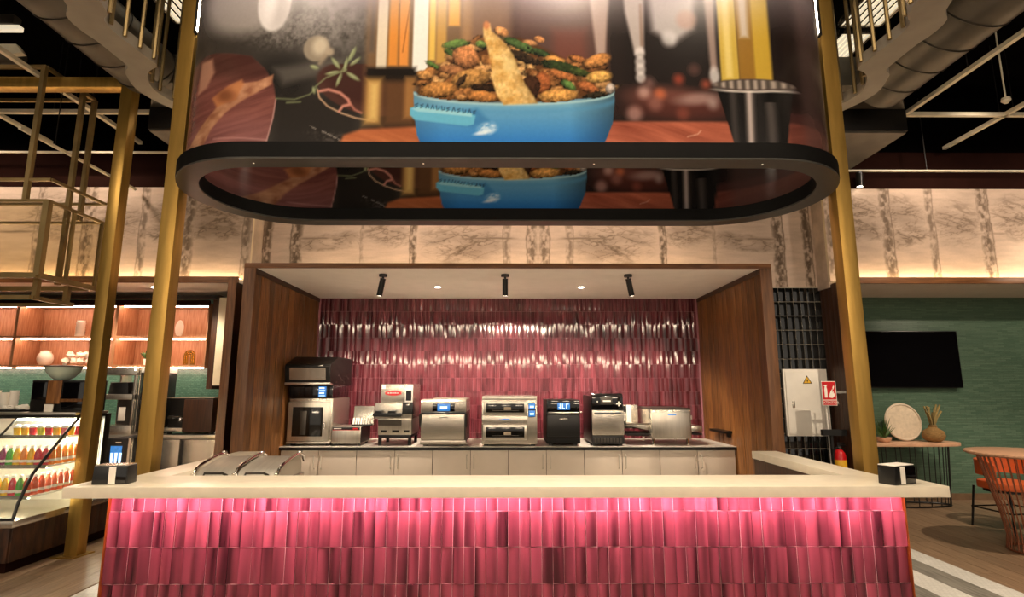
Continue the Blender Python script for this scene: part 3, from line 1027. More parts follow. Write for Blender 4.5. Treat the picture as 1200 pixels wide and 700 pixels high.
d.box('side_knob', 'white_plastic', .255, .275, .02, .05, .33, .38, .003)

solo('wall_shelf', 'black_metal', MB().prism([(7.25, 1.02), (7.75, 1.02), (7.75, 1.05), (7.25, 1.05)], HALF - .12, HALF - .004, 'x').box(HALF - .05, HALF - .004, 7.3, 7.34, .97, 1.02),
     'small black shelf bracket on the walnut wall beside the conveyor oven', 'shelf')
solo('paper_sheet', 'paper', MB().box(*sorted((at(553, 521, 7.3)[0], at(562, 521, 7.3)[0])), 7.25, 7.55, ZB, ZB + .002),
     'white paper sheet lying between the wide-screen oven and the double-deck oven', 'paper')

# ---- spot lamps and downlights of the alcove
for k, (px, tilt) in enumerate(((449, -.22), (592, .0), (736, .22))):
    x = at(px, 324, 6.5)[0]
    pos = ('leftmost', 'middle', 'rightmost')[k]
    d = Thing('track_spot', 'black cylinder spotlight under the alcove ceiling, %s of three' % pos, 'spotlight', (x, 6.5, ZA), group='spotlights of the alcove')
    d.part('mount', 'black_plastic', MB().lathe([(.05, -.028), (.05, 0)], 16))
    d.tube('stem', 'black_plastic', [(0, 0, -.028), (0, 0, -.055)], .012)
    a = (0 - tilt * .0, 0, -.05)
    b = (tilt * .22, .05, -.25)
    hd = d.part('head', 'black_plastic', MB().tube([a, b], .034, 14))
    e = Vector(b) + (Vector(b) - Vector(a)).normalized() * .002
    d.part('lens', 'lamp_small', MB().tube([b, e], .026, 12), parent=hd)
    tgt = ((-1.9, 8.0, 1.0), (0.05, 8.3, 1.65), (1.9, 8.0, 1.0))[k]
    spot('alcove_spot_light', (x + b[0] * 1.1, 6.5 + b[1] + .02, ZA - .29), tgt, (125, 150, 125)[k], (80, 62, 80)[k], .5, (1, .83, .66), .03)
for px, pos in ((513, 'left'), (681, 'right')):
    x, y = at(px, 337, 7.32)[0], 7.32
    d = Thing('downlight', 'small round recessed downlight in the alcove ceiling, on the %s' % pos, 'downlight', (x, y, ZA), group='downlights of the alcove')
    d.part('rim', 'white_paint', MB().lathe([(.05, -.006), (.05, 0)], 16))
    d.part('lens', 'lamp_white', MB().lathe([(.035, -.009), (.035, -.006)], 16))
    spot('downlight_beam', (x, y, ZA - .03), (x, y + .1, .9), 205, 125, .8, (1, .84, .66), .03)

# ================================================================== DRUM SIGN
SY, SA = 4.15, 1.75          # centre line, half of the straight part
attr_mat('food_print', 'print', rough=.22, spec=.5)


def sm(d, b):
    """soft coverage of a signed distance (negative inside)"""
    t = np.clip(.5 - d / (2 * b), 0, 1)
    return t * t * (3 - 2 * t)


class Canvas:
    def __init__(s, x, y):
        s.x, s.y = x, y
        s.c = np.zeros(x.shape + (3,))

    def put(s, m, col, a=1.):
        col = np.array([int(col[i:i + 2], 16) / 255 for i in (0, 2, 4)]) if isinstance(col, str) else col
        k = (m * a)[..., None]
        s.c = s.c * (1 - k) + col * k

    def ell(s, cx, cy, rx, ry, rot=0., b=1.):
        ca, sa = math.cos(rot), math.sin(rot)
        dx, dy = s.x - cx, s.y - cy
        u, v = (dx * ca + dy * sa) / rx, (-dx * sa + dy * ca) / ry
        return sm((np.sqrt(u * u + v * v) - 1) * min(rx, ry), b)

    def poly(s, pts, b=1.):
        x, y = s.x, s.y
        d = np.full(x.shape, 1e9)
        ins = np.zeros(x.shape, bool)
        n = len(pts)
        for i in range(n):
            (ax, ay), (bx, by) = pts[i], pts[(i + 1) % n]
            ex, ey = bx - ax, by - ay
            t = np.clip(((x - ax) * ex + (y - ay) * ey) / (ex * ex + ey * ey + 1e-9), 0, 1)
            d = np.minimum(d, (x - ax - t * ex) ** 2 + (y - ay - t * ey) ** 2)
            ins ^= ((ay > y) != (by > y)) & (x < (bx - ax) * (y - ay) / (by - ay + 1e-9) + ax)
        d = np.sqrt(d)
        return sm(np.where(ins, -d, d), b)

    def line(s, pts, w, b=1.):
        x, y = s.x, s.y
        d = np.full(x.shape, 1e9)
        for (ax, ay), (bx, by) in zip(pts[:-1], pts[1:]):
            ex, ey = bx - ax, by - ay
            t = np.clip(((x - ax) * ex + (y - ay) * ey) / (ex * ex + ey * ey + 1e-9), 0, 1)
            d = np.minimum(d, (x - ax - t * ex) ** 2 + (y - ay - t * ey) ** 2)
        return sm(np.sqrt(d) - w / 2, b)

    def rect(s, x0, x1, y0, y1, b=2.):
        return sm(np.maximum(np.maximum(x0 - s.x, s.x - x1), np.maximum(y0 - s.y, s.y - y1)), b)


def paint_food(x, y):
    """a food still life in layout units (x 228..963 left to right, y down, 172 = lower edge)"""
    C = Canvas(x, y)
    n1 = fbm(x * .03, y * .05, 101)
    n2 = fbm(x * .12, y * .12, 111)
    n3 = fbm(x * .35, y * .35, 121)
    C.c[:] = np.array([.12, .095, .085])
    C.c *= (.7 + .6 * n1)[..., None]
    # ---- left: stone table
    C.put(C.rect(180, 432, -120, 180, 14), '3a3632', .9)
    C.put(C.ell(400, 30, 75, 34, .1, 20), '8f8a88', .55 * np.clip(n2 * 1.7 - .2, 0, 1))
    C.put(C.ell(350, 30, 60, 22, -.1, 14), 'a39c98', .5 * np.clip(n3 * 2 - .5, 0, 1))
    C.put(C.ell(330, 95, 34, 30, 0, 16), '1d1b19', .8)
    C.put(C.poly([(318, 80), (400, 68), (400, 80), (330, 100)], 7), '6d6862', .6)
    C.put(C.rect(323, 420, 112, 180, 10), '26221f', .85)
    C.put(C.line([(365, 150), (385, 158), (400, 166)], 1.2, 1), 'a59e98', .8 * (n3 > .45))
    C.put(C.ell(395, 164, 26, 6, .2, 5), '847c76', .5 * np.clip(n3 * 2.2 - .8, 0, 1))
    # wooden board with pizza
    brd = C.poly([(150, 60), (250, 55), (290, 66), (308, 82), (319, 100), (323, 118), (321, 140), (314, 176), (150, 176)], 1.6)
    gr = fbm(x * .015 + 9, y * .16 + 3 * np.sin(x * .02), 131)
    C.put(brd, np.stack([.40 + .30 * (gr - .35) + .0 * x, .235 + .22 * (gr - .35), .215 + .20 * (gr - .35)], -1))
    C.put(brd * C.ell(285, 70, 50, 26, .1, 14), '2c1a15', .6)
    C.put(brd * C.rect(150, 330, 140, 176, 14), 'a9777a', .32)
    C.put(C.line([(323, 118), (321, 140), (314, 176)], 1.6, 1), 'c79a94', .8)
    C.put(brd * C.line([(262, 162), (316, 166)], 1.4, 1.5), 'd2a7a2', .5)
    crust = C.poly([(215, 178), (240, 150), (262, 124), (278, 100), (300, 96), (318, 88), (317, 100), (290, 116), (272, 132), (258, 150), (246, 178)], 1.6)
    C.put(crust, np.stack([.66 + .34 * (n2 - .5), .47 + .34 * (n2 - .5), .36 + .28 * (n2 - .5)], -1))
    C.put(C.poly([(272, 100), (284, 94), (286, 100), (280, 118), (262, 124), (256, 112)], 2), 'b5764c', .9)
    C.put(C.ell(270, 112, 9, 7, .6, 5), '5a3220', .6)
    C.put(C.ell(250, 142, 7, 3, -.8, 4), '7d5237', .5)
    C.put(C.ell(264, 131, 5, 2, -.7, 3), '7d5237', .45)
    C.put(C.poly([(238, 60), (252, 62), (256, 80), (248, 96), (236, 100)], 3), 'b98a72', .8)
    # eggs, garlic
    C.put(C.ell(280, -6, 40, 44, 0, 12), 'a49d99', .8)
    C.put(C.ell(313, -2, 20, 37, .05, 1.8), 'dcd8d8', .97)
    C.put(C.ell(322, 0, 12, 34, .05, 8), 'b3aead', .7)
    C.put(C.ell(308, -8, 8, 26, .05, 6), 'f4f2f2', .8)
    C.put(C.ell(367, 56, 15.5, 16, .2, 1.8), '8d8272')
    C.put(C.ell(371, 53, 9, 11, .2, 5), 'c9bda8', .85)
    C.put(C.ell(383, 60, 5, 5, 0, 3), 'ad9f8b', .9)
    C.put(C.line([(378, 66), (372, 74)], 5, 3), '9a8b78', .8)
    # dark bowl with squid, herbs
    C.put(C.ell(430, 105, 62, 30, .25, 1.5) * (y > 76), '4a2e28')
    C.put(C.ell(432, 100, 56, 25, .25, 5) * (y > 74), '3a211c', .85)
    C.put(C.line([(371, 106), (374, 116), (384, 126), (400, 134), (418, 140), (440, 144)], 1.8, 1), 'c7a585', .95)
    C.put(C.line([(374, 108), (384, 106), (398, 110), (408, 118), (410, 124), (402, 126), (398, 132)], 3.2, 1.5), 'c9897a', .95)
    C.put(C.line([(410, 122), (416, 130), (424, 134)], 2.2, 1.5), 'bb7a6a', .9)
    for pts, wd in (([(323, 117), (345, 118), (362, 112), (370, 104)], 1.6), ([(336, 122), (352, 121)], 2.), ([(368, 103), (380, 92), (394, 86), (404, 82)], 2.),
                    ([(398, 84), (408, 66)], 1.6)):
        C.put(C.line(pts, wd, 1.2), '77805c', .85)
    for cx, cy, L_, W_, ro in ((410, 63, 9, 2.6, -1.15), (414, 72, 7, 2.2, -.7), (391, 74, 8, 2.6, .9), (412, 90, 9, 2.6, .55), (388, 86, 8, 2.4, -.2), (403, 76, 8, 2.2, -1.4), (367, 107, 4, 2, 1.3), (366, 79, 5, 2.6, .3), (396, 94, 8, 2.2, 1.9)):
        C.put(C.ell(cx, cy, L_, W_, ro, 1.2), '7f8a63', .9)
        C.put(C.ell(cx - .5, cy - .8, L_ * .7, W_ * .4, ro, 1.2), 'b3bb93', .6)
    # ---- sticks / lamps behind the pan
    C.put(C.rect(426, 600, -120, 84, 6), '8a6a48', .75)
    C.put(C.rect(546, 600, -120, 60, 12), '7d6050', .7)
    for xa, xb, yb, col, bl in ((430, 436, 60, '5b5048', 4), (439, 451, 81, 'd8cdb8', 1.6), (453, 464, 77, 'd28a3c', 2), (465, 477, 77, 'd98f45', 2),
                                (482, 500, 84, 'e6e6e2', 1.6), (501, 509, 70, 'd9b557', 2), (510, 522, 74, 'b88f48', 2.5), (524, 538, 27, 'dd9c41', 2.5), (540, 552, 90, '96724f', 5)):
        C.put(C.rect(xa, xb, -130, yb, bl), col)
    C.put(C.line([(464, 0), (466, 78)], 1.2, 1), '6d421c', .8)
    C.put(C.line([(477, 0), (470, 60)], 1.4, 1), '7a4a20', .7)
    C.put(C.rect(428, 486, 79, 98, 4), '16110e')
    C.put(C.rect(427, 447, 92, 148, 6), 'b98f50', .9)
    C.put(C.rect(433, 443, 98, 142, 6), 'e0c078', .8)
    C.put(C.rect(449, 488, 95, 150, 8), '5d4028', .95)
    C.put(C.rect(474, 487, 90, 140, 4), 'b9874c', .6)
    C.put(C.poly([(395, 180), (405, 160), (425, 153), (490, 150), (500, 180)], 3), np.stack([.72 + .25 * (gr - .5), .41 + .2 * (gr - .5), .25 + .15 * (gr - .5)], -1), .95)
    # ---- right background
    C.put(C.rect(600, 735, -120, 110, 16), '5a403a', .85)
    C.put(C.rect(650, 690, 30, 110, 10), '6d3d33', .8)
    C.put(C.rect(715, 960, -120, 142, 8), '1e1817', .95)
    C.put(C.poly([(688, -100), (728, -100), (716, 20), (713, 62), (702, 62), (698, 20)], 3), 'b9a49c', .85)
    C.put(C.rect(724, 734, 0, 100, 6), '241c1a', .8)
    C.put(C.poly([(730, -100), (764, -100), (759, 60), (748, 62), (738, 10)], 3), 'c9bfbc', .85)
    C.put(C.line([(757, 0), (757, 50)], 4, 2), '7d6352', .7)
    for yy in (60, 71, 80, 90):
        C.put(C.ell(754, yy, 6, 7, 0, 2.5), 'e3dddd', .7)
    C.put(C.poly([(762, -100), (830, -100), (820, 30), (795, 48), (770, 32)], 7), 'c7c2c4', .85)
    C.put(C.ell(790, 42, 9, 10, 0, 5), 'd5d3d6', .7)
    C.put(C.ell(812, 18, 12, 12, 0, 5), 'b58c7a', .6)
    C.put(C.poly([(832, -100), (846, -100), (846, 80), (838, 84)], 3), 'a58f86', .85)
    C.put(C.ell(842, 88, 6, 11, 0, 3), 'd8d4d4', .8)
    C.put(C.ell(795, 118, 60, 16, .1, 9), '7d4a40', .75)
    C.put(C.ell(800, 130, 66, 12, 0, 8), '4a2620', .8)
    C.put(C.ell(820, 116, 24, 7, -.1, 5), 'a98d88', .7)
    for cx, cy, r, col in ((776, 110, 6, 'f0804e'), (757, 108, 7, 'e0b8ae'), (799, 92, 6, 'd0553c'), (831, 98, 5, 'd9664a'), (745, 134, 9, 'c79a92'), (802, 134, 7, '8f4a3c'),
                               (764, 96, 6, '8f6a64'), (818, 80, 7, '6d4a44'), (838, 122, 6, 'b3a3a0'), (770, 122, 8, '9c6a60')):
        C.put(C.ell(cx, cy, r, r, 0, 6), col, .6)
    C.put(C.rect(700, 1010, 143, 180, 2.5), np.stack([.66 + .35 * (gr - .5), .36 + .25 * (gr - .5), .27 + .2 * (gr - .5)], -1))
    C.put(C.line([(806, 161), (818, 158), (822, 154)], 1.2, 1), 'e0b49c', .7)
    C.put(C.rect(918, 1010, 120, 180, 6), '4a2a28', .7)
    C.put(C.rect(915, 1010, -120, 130, 5), '1d1514', .85)
    C.put(C.rect(936, 1010, -60, 180, 8), '5d4744', .5)
    for xa, xb, col in ((850, 872, 'cdb04c'), (872, 892, '97702c'), (891, 909, 'c3a23a')):
        C.put(C.rect(xa, xb, -130, 94, 2), col, .95)
    C.put(C.rect(856, 864, -120, 90, 3), 'e8d58a', .7)
    C.put(C.rect(876, 886, -120, 40, 4), 'cfc7c2', .8)
    # steel cup
    cup = C.poly([(843, 101), (928, 101), (923, 130), (917, 176), (862, 176), (852, 135)], 1.2)
    sh = .09 + .035 * np.sin(x * .22) + .62 * np.exp(-((x - 881 + (y - 140) * .03) / 4.5) ** 2) + .22 * np.exp(-((x - 905) / 5.) ** 2) * (y > 120) + .10 * np.exp(-((x - 862) / 4.) ** 2)
    C.put(cup, np.stack([sh * 1.04, sh * .96, sh * .93], -1))
    C.put(C.ell(885, 99, 45, 7.5, 0, 1), '4a3f3c')
    C.put(C.ell(885, 98.5, 42, 5.6, 0, 1), np.stack([.30 + .35 * np.sin(x * .33) ** 2, .27 + .33 * np.sin(x * .33) ** 2, .25 + .31 * np.sin(x * .33) ** 2], -1))
    C.put(C.ell(885, 104, 44, 4, 0, 1) * (1 - C.ell(885, 102, 44, 4, 0, 1)), 'efe6df', .9)
    # ---- blue pan
    rim_y = 106 + 15 * np.sqrt(np.clip(1 - ((x - 603) / 119.) ** 2, 0, 1))
    panm = C.poly([(484.5, 108), (722, 104), (722, 120), (719, 145), (711, 164), (703, 178), (498, 178), (490, 160), (486, 135)], 1.)
    t = np.clip((y - 122) / 48, 0, 1)
    s_ = np.clip((x - 603) / 119., -1, 1)
    shade = 1 - .45 * np.clip(s_ - .55, 0, 1) / .45 - .18 * np.clip(-s_ - .7, 0, 1) / .3
    blue = np.stack([(.44 - .27 * t) * shade, (.66 - .18 * t) * shade, (.78 + .02 * t) * shade], -1)
    C.put(panm * (y > rim_y - 1), blue)
    C.put(panm * np.exp(-((y - rim_y - 2.2) / 1.6) ** 2), 'a9cdd2', .85)
    C.put(panm * np.exp(-((y - rim_y - 11) / 3.5) ** 2), '4f93c4', .45)
    C.put(C.ell(572, 152, 11, 7, -.2, 3), 'd6ecfa', .8 * np.clip(n3 * 1.9 - .2, 0, 1))
    C.put(C.ell(566, 157, 9, 2.2, -.2, 1.5), 'eef8ff', .8)
    # inside edge of the pan
    C.put(C.ell(603, 106, 117, 13, 0, 1) * (y < rim_y + .5) * (y > 92), '6d5a44')
    # food heap: many pieces, back to front
    rs = np.random.RandomState(12)
    hull = [(490, 112), (492, 96), (497, 86), (520, 76), (532, 56), (548, 46), (575, 46), (610, 42), (640, 55), (668, 70), (690, 74), (716, 80), (719, 106), (700, 112), (650, 119), (600, 121), (540, 119)]
    C.put(C.poly(hull, 3), '4a2c18')
    C.put(C.poly(hull, 3), '7d4f2a', .5 * n2)
    pal = ['a57848', '8d6038', 'b98c5a', '7a4f2c', 'c29a64', '9c6a3c', '855832']
    pieces = []
    for k in range(120):
        px, py = rs.uniform(492, 718), rs.uniform(46, 116)
        top_lim = np.interp(px, [490, 520, 545, 575, 640, 720], [90, 76, 48, 44, 58, 80])
        if py > top_lim:
            pieces.append((py, px, rs.uniform(6, 17), rs.uniform(3.5, 8), rs.uniform(-.9, .9), pal[rs.randint(len(pal))]))
    greens = [(533, 50, 17, 6, -.15, '5a7838'), (526, 60, 8, 4, .6, '3f5a24'), (563, 50, 7, 4.5, .3, '657f40'), (612, 52, 26, 5.5, .42, '465f34'), (634, 60, 14, 4, .4, '344a28'),
              (660, 78, 26, 7, .2, '2c3a1c'), (615, 66, 22, 6, .4, '33261a'), (507, 76, 10, 3, .5, '4a6630'), (668, 100, 10, 5, .45, '587a3e'), (680, 84, 16, 5, .25, '3c4a22'), (590, 60, 9, 4, .2, '61753e'),
              (500, 101, 6, 2, .4, '2a2418'), (540, 95, 10, 4, -.8, '3a2a1c'), (700, 112, 14, 4, -.15, '2a2419'), (570, 104, 18, 5, .1, '2a1c12'), (622, 104, 12, 16, .2, '3a2418')]
    big = [(545, 66, 16, 14, .3, 'c08050'), (552, 92, 24, 12, -.15, 'ad8048'), (515, 106, 22, 10, -.12, 'b98246'), (565, 114, 20, 7, .05, 'bd7f44'), (655, 113, 24, 8, -.05, 'd09a54'),
           (588, 34, 9, 6, .5, 'd2935a'), (634, 44, 7, 4, .3, 'c98a54'), (703, 70, 17, 8, -.3, 'c98a4c'), (704, 90, 16, 7.5, -.12, 'd0a258'), (652, 70, 13, 6, .2, 'c98f4a'), (660, 88, 20, 6, .3, 'a8683a'),
           (637, 98, 10, 15, .1, '9c5a32'), (690, 102, 14, 6, .3, 'b0693c'), (497, 88, 10, 6, .2, 'bd8a50'), (530, 82, 16, 6, .1, '9c6a44'), (622, 48, 10, 4, .2, 'c08a5a'), (717, 104, 6, 7, .2, 'b0a49c'), (680, 68, 10, 4, .3, 'b0703c')]
    for (cy, cx, rx, ry, ro, col) in sorted(pieces) + sorted([(g[1], g[0]) + g[2:] for g in greens + big]):
        wob = 2.2 * (n3 - .5) + 3 * (n2 - .5)
        ca, sa = math.cos(ro), math.sin(ro)
        dx, dy = x - cx, y - cy
        u, v = (dx * ca + dy * sa) / rx, (-dx * sa + dy * ca) / ry
        q = np.sqrt(u * u + v * v)
        m = sm((q - 1) * min(rx, ry) + wob, 1.) * (y < rim_y + 1)
        base = np.array([int(col[i:i + 2], 16) / 255 for i in (0, 2, 4)])
        lightn = np.clip(.98 - .34 * np.clip(v, -1, 1) - .42 * q ** 3 + .8 * (n3 - .5), .2, 1.25)
        C.put(m, base * lightn[..., None])
    # large crisp standing in the heap
    cr = C.poly([(566, 30), (569, 22), (574, 24), (576, 33), (590, 46), (602, 62), (609, 80), (616, 98), (626, 112), (631, 122), (591, 124), (583, 112), (578, 96), (576, 74), (571, 54), (567, 42)], 1.6)
    cm = np.stack([.83 + .35 * (n2 - .5), .68 + .42 * (n2 - .5), .42 + .45 * (n2 - .5)], -1)
    C.put(cr, cm * (1.03 - .25 * np.clip((x - 590 - (y - 70) * .42) / 20, 0, 1) + .25 * (n3 - .5))[..., None])
    C.put(C.ell(570, 26, 4, 5, 0, 2), 'b9683c', .8)
    C.put(C.ell(597, 76, 7, 9, .4, 4), 'f2e2a8', .6)
    # pan handle with brush lettering
    C.put(C.poly([(486, 140), (554, 150), (574, 143), (560, 128)], 4), '2f6fa8', .6)
    C.put(C.poly([(481, 128), (490, 125), (552, 133), (558, 137), (556, 147), (548, 149), (487, 142), (481, 136)], 1.2), '64b4d6')
    C.put(C.poly([(483, 129), (490, 127), (553, 134), (554, 138), (490, 132)], 1.2), 'a2d6e2', .8)
    rl = np.random.RandomState(4)
    for i, a in enumerate(np.arange(487, 556, 6.2)):
        yb = 124.5 + .12 * (a - 487)
        k = rl.randint(3)
        pts = ([(a, yb - 2.4), (a + .6, yb + 2.2), (a + 3.2, yb + 1.6), (a + 3.4, yb - 1.2)], [(a, yb + 2), (a + 2, yb - 2.6), (a + 3.4, yb + 1.8)],
               [(a + 3, yb - 1.8), (a, yb - .6), (a + 2.6, yb + 1.0), (a, yb + 2.4)])[k]
        C.put(C.line([(float(u), float(v)) for u, v in pts], 1.1, .9), '2a4254', .85)
    # lamp haze on the gloss, painted into the top of the print
    hz = np.clip((42 - y) / 62, 0, 1) ** 1.3
    hzx = .45 + .5 * np.exp(-((x - 400) / 60.) ** 2) + .55 * np.exp(-((x - 645) / 55.) ** 2) + .3 * np.exp(-((x - 790) / 50.) ** 2)
    C.put(np.clip(hz * hzx, 0, .85), 'cfc6d2')
    return C.c


def stadium_half(r, front=True, n_arc=90, n_line=420):
    """outline of half the drum, left to right, with layout coordinate u (metres along x on the straight part)"""
    pts = []
    sg = -1 if front else 1
    for i in range(n_arc):
        a = math.pi / 2 * (1 - i / n_arc)
        pts.append((-SA - r * math.sin(a), SY + sg * r * math.cos(a), -SA - r * math.sin(a) * .72))
    for i in range(n_line + 1):
        x = -SA + 2 * SA * i / n_line
        pts.append((x, SY + sg * r, x))
    for i in range(1, n_arc + 1):
        a = math.pi / 2 * i / n_arc
        pts.append((SA + r * math.sin(a), SY + sg * r * math.cos(a), SA + r * math.sin(a) * .72))
    return np.array(pts)


ZD0, ZD1 = 3.195, 5.0
drum = Thing('drum_sign', 'huge stadium-shaped hanging drum sign printed with a blue pan of fried food', 'sign', (0, SY, 3.08))


def print_face(name, r, front, n_arc, n_line, nz, z1, flip):
    o2 = stadium_half(r, front, n_arc, n_line)
    zz = np.concatenate([np.linspace(ZD0, z1, nz), [ZD1]]) if z1 < ZD1 else np.linspace(ZD0, ZD1, nz)
    P = np.zeros((len(zz), len(o2), 3))
    P[..., 0] = o2[None, :, 0]
    P[..., 1] = o2[None, :, 1] - SY
    P[..., 2] = zz[:, None] - 3.08
    u = np.broadcast_to(o2[None, :, 2], P.shape[:2])
    zg = np.broadcast_to(zz[:, None], P.shape[:2])
    rgb = paint_food(597 + u * 174.5, 172 - (zg - ZD0) * 165.)
    return link(name, grid_mesh(name, P, rgb, 'food_print', flip), drum.o)


print_face('outer_print', .70, True, 120, 640, 250, ZD1, False)
print_face('inner_print', .655, False, 50, 300, 60, 3.75, False)


def stadium(r, n=28):
    p = []
    for s, a0 in ((1, -math.pi / 2), (-1, math.pi / 2)):
        for i in range(n + 1):
            a = a0 + math.pi * i / n
            p.append((s * SA + r * math.cos(a), r * math.sin(a)))
    return p


def ring_mb(ro, ri, z0, z1):
    a, b = stadium(ro), stadium(ri)
    n = len(a)
    vs = [(x, y, z0) for x, y in a] + [(x, y, z1) for x, y in a] + [(x, y, z0) for x, y in b] + [(x, y, z1) for x, y in b]
    mb = MB()
    mb.add(vs, [])
    for i in range(n):
        j = (i + 1) % n
        for q, sm_ in (((i, j, n + j, n + i), True), ((2 * n + j, 2 * n + i, 3 * n + i, 3 * n + j), True), ((j, i, 2 * n + i, 2 * n + j), False), ((n + i, n + j, 3 * n + j, 3 * n + i), False)):
            mb.f.append(q)
            mb.s.append(sm_)
    return mb


drum.part('bottom_ring', 'ring_black', ring_mb(.75, .60, .012, .118), label='black lower rim')
drum.part('rim_face', 'ring_under', ring_mb(.748, .602, .0, .012), label='brushed grey underside of the rim')
for x in (-1.7, -.57, .57, 1.7):
    drum.part('rim_downlight', 'lamp_panel', MB().lathe([(.006, -.002), (.006, .002)], 10, (x, -.67, 0)))
# core wall between the two prints, back outside and lid
drum.part('drum_wall', 'black_matte', ring_mb(.694, .662, .118, ZD1 - 3.08))
drum.part('top_lid', 'black_matte', MB().prism(stadium(.70), ZD1 - 3.08, ZD1 - 3.05, 'z'))
for x in (-1.5, 1.5):
    drum.tube('hanger', 'black_metal', [(x, 0, ZD1 - 3.05), (x, 0, 5.95 - 3.08)], .02)

# ================================================================== GOLD POSTS
for s, lab in ((-1, 'tall square gold post left of the drum sign, behind the bar counter'), (1, 'tall square gold post right of the drum sign, behind the bar counter')):
    p = Thing('gold_post', lab, 'post', (s * 2.62, SY, 0), .0, 'gold posts flanking the drum')
    p.box('shaft', 'gold', -.058, .058, -.058, .058, .012, 5.95, .003)
    p.box('foot_plate', 'gold', -.1, .1, -.1, .1, 0, .012, .002)
    lp = p.part('light_bracket', 'black_metal', MB().box(*sorted((-s * .058, -s * .085)), -.08, -.04, 4.45, 4.80), .002)
    p.part('led_bar', 'lamp_white', MB().box(*sorted((-s * .085, -s * .10)), -.085, -.035, 4.47, 4.78), 0, lp)
f = Thing('gold_gantry', 'square gold post and beam standing in front of the drinks display case', 'frame', (-4.2, 5.68, 0))
f.box('post', 'gold', -.062, .062, -.062, .062, .012, 4.99, .003)
f.part('foot_plate', 'gold', MB().prism([(-.16, -.1), (.08, -.14), (.12, .1), (-.1, .12)], 0, .012, 'z'))
f.box('beam', 'gold', -5.6, -.062, -.062, .062, 4.87, 4.99, .003)

# ---- gold rod cage hanging over the kiosk
g = Thing('gold_cage', 'open cage of thin gold bars hanging over the drinks kiosk', 'cage', (-5.4, 5.9, 2.5))


def gp(x, y, z):
    return (x + 5.4, y - 5.9, z - 2.5)


def bars(name, lst, w=.035, m='gold_thin'):
    for a, b in lst:
        g.part(name, m, MB().bar(gp(*a), gp(*b), w))


XL = -7.4
for (xs, ya, yb, z, w) in ((-5.0, 5.5, 6.2, 5.03, .036), (-4.78, 5.5, 6.28, 3.75, .03), (-4.78, 5.5, 6.28, 3.52, .03), (-4.78, 5.5, 6.28, 2.73, .055), (-4.95, 5.65, 6.2, 2.53, .04)):
    bars('rail', [((XL, ya, z), (xs, ya, z)), ((xs, ya, z), (xs, yb, z)), ((xs, yb, z), (XL, yb, z))], w)
for x, y, z0, z1, w in ((-5.02, 5.5, 3.52, 5.03, .045), (-5.0, 6.02, 2.73, 5.03, .045), (-5.0, 6.2, 3.52, 5.03, .045), (-4.78, 5.5, 2.73, 3.52, .06),
                        (-4.78, 6.28, 2.73, 3.52, .045), (-4.78, 5.85, 2.73, 3.52, .03), (-5.3, 5.6, 2.53, 2.73, .05), (-4.95, 5.7, 2.53, 2.73, .05), (-4.95, 6.1, 2.53, 2.73, .05), (-6.4, 5.5, 3.52, 5.03, .045), (-6.4, 6.2, 2.73, 5.03, .045)):
    bars('upright', [((x, y, z0), (x, y, z1))], w)
g.part('pane', 'smoke_glass', shifted(MB().box(XL, -4.80, 5.497, 5.503, 2.76, 3.50), (5.4, -5.9, -2.5)))
g.part('pane', 'smoke_glass', shifted(MB().box(-4.783, -4.777, 5.52, 6.26, 2.76, 3.50), (5.4, -5.9, -2.5)))
for x in (-5.02, -6.4):
    g.tube('hanger', 'black_metal', [gp(x, 6.2, 5.03), gp(x, 6.2, 5.95)], .008)

# ================================================================== CEILING HALO (scalloped ring with gold rods)
H = 2.78
ZR = CAM_H + H
inn = [(1.00, .55), (1.04, 1.0), (1.073, 1.31), (1.115, 1.378), (1.122, 1.44), (1.116, 1.485), (1.11, 1.55), (1.107, 1.595), (1.15, 1.625), (1.184, 1.672), (1.205, 1.74), (1.183, 1.816), (1.12, 1.9), (1.02, 1.95), (.85, 1.97)]
out = [(1.10, .55), (1.12, 1.0), (1.16, 1.29), (1.205, 1.36), (1.212, 1.42), (1.203, 1.47), (1.20, 1.54), (1.20, 1.595), (1.222, 1.62), (1.237, 1.643), (1.262, 1.74), (1.231, 1.845), (1.153, 1.962), (1.05, 2.02), (.85, 2.05)]


def smooth_line(p, n=4):
    o_ = []
    for i in range(len(p) - 1):
        p0, p1, p2, p3 = p[max(i - 1, 0)], p[i], p[i + 1], p[min(i + 2, len(p) - 1)]
        for k in range(n):
            t_ = k / n
            o_.append(tuple(.5 * (2 * b + (c - a) * t_ + (2 * a - 5 * b + 4 * c - d) * t_ ** 2 + (3 * b - a - 3 * c + d) * t_ ** 3) for a, b, c, d in zip(p0, p1, p2, p3)))
    return o_ + [p[-1]]


inn, out = smooth_line(inn), smooth_line(out)
inn = [(x * H, y * H) for x, y in inn]
out = [(x * H, y * H) for x, y in out]
inn = inn + [(-x, y) for x, y in inn[::-1]]
out = out + [(-x, y) for x, y in out[::-1]]
halo = Thing('ceiling_halo', 'grey scalloped ceiling ring with gold rods around the drum sign', 'ceiling feature', (0, 4.2, ZR))


def strip(a, b, z0, z1):
    mb = MB()
    n = len(a)
    mb.add([(x, y, z0) for x, y in a] + [(x, y, z0) for x, y in b] + [(x, y, z1) for x, y in a] + [(x, y, z1) for x, y in b], [])
    for i in range(n):
        j = (i + 1) % n
        for q in ((i, j, n + j, n + i), (2 * n + j, 2 * n + i, 3 * n + i, 3 * n + j), (j, i, 2 * n + i, 2 * n + j), (n + i, n + j, 3 * n + j, 3 * n + i)):
            mb.f.append(q)
            mb.s.append(False)
    return mb


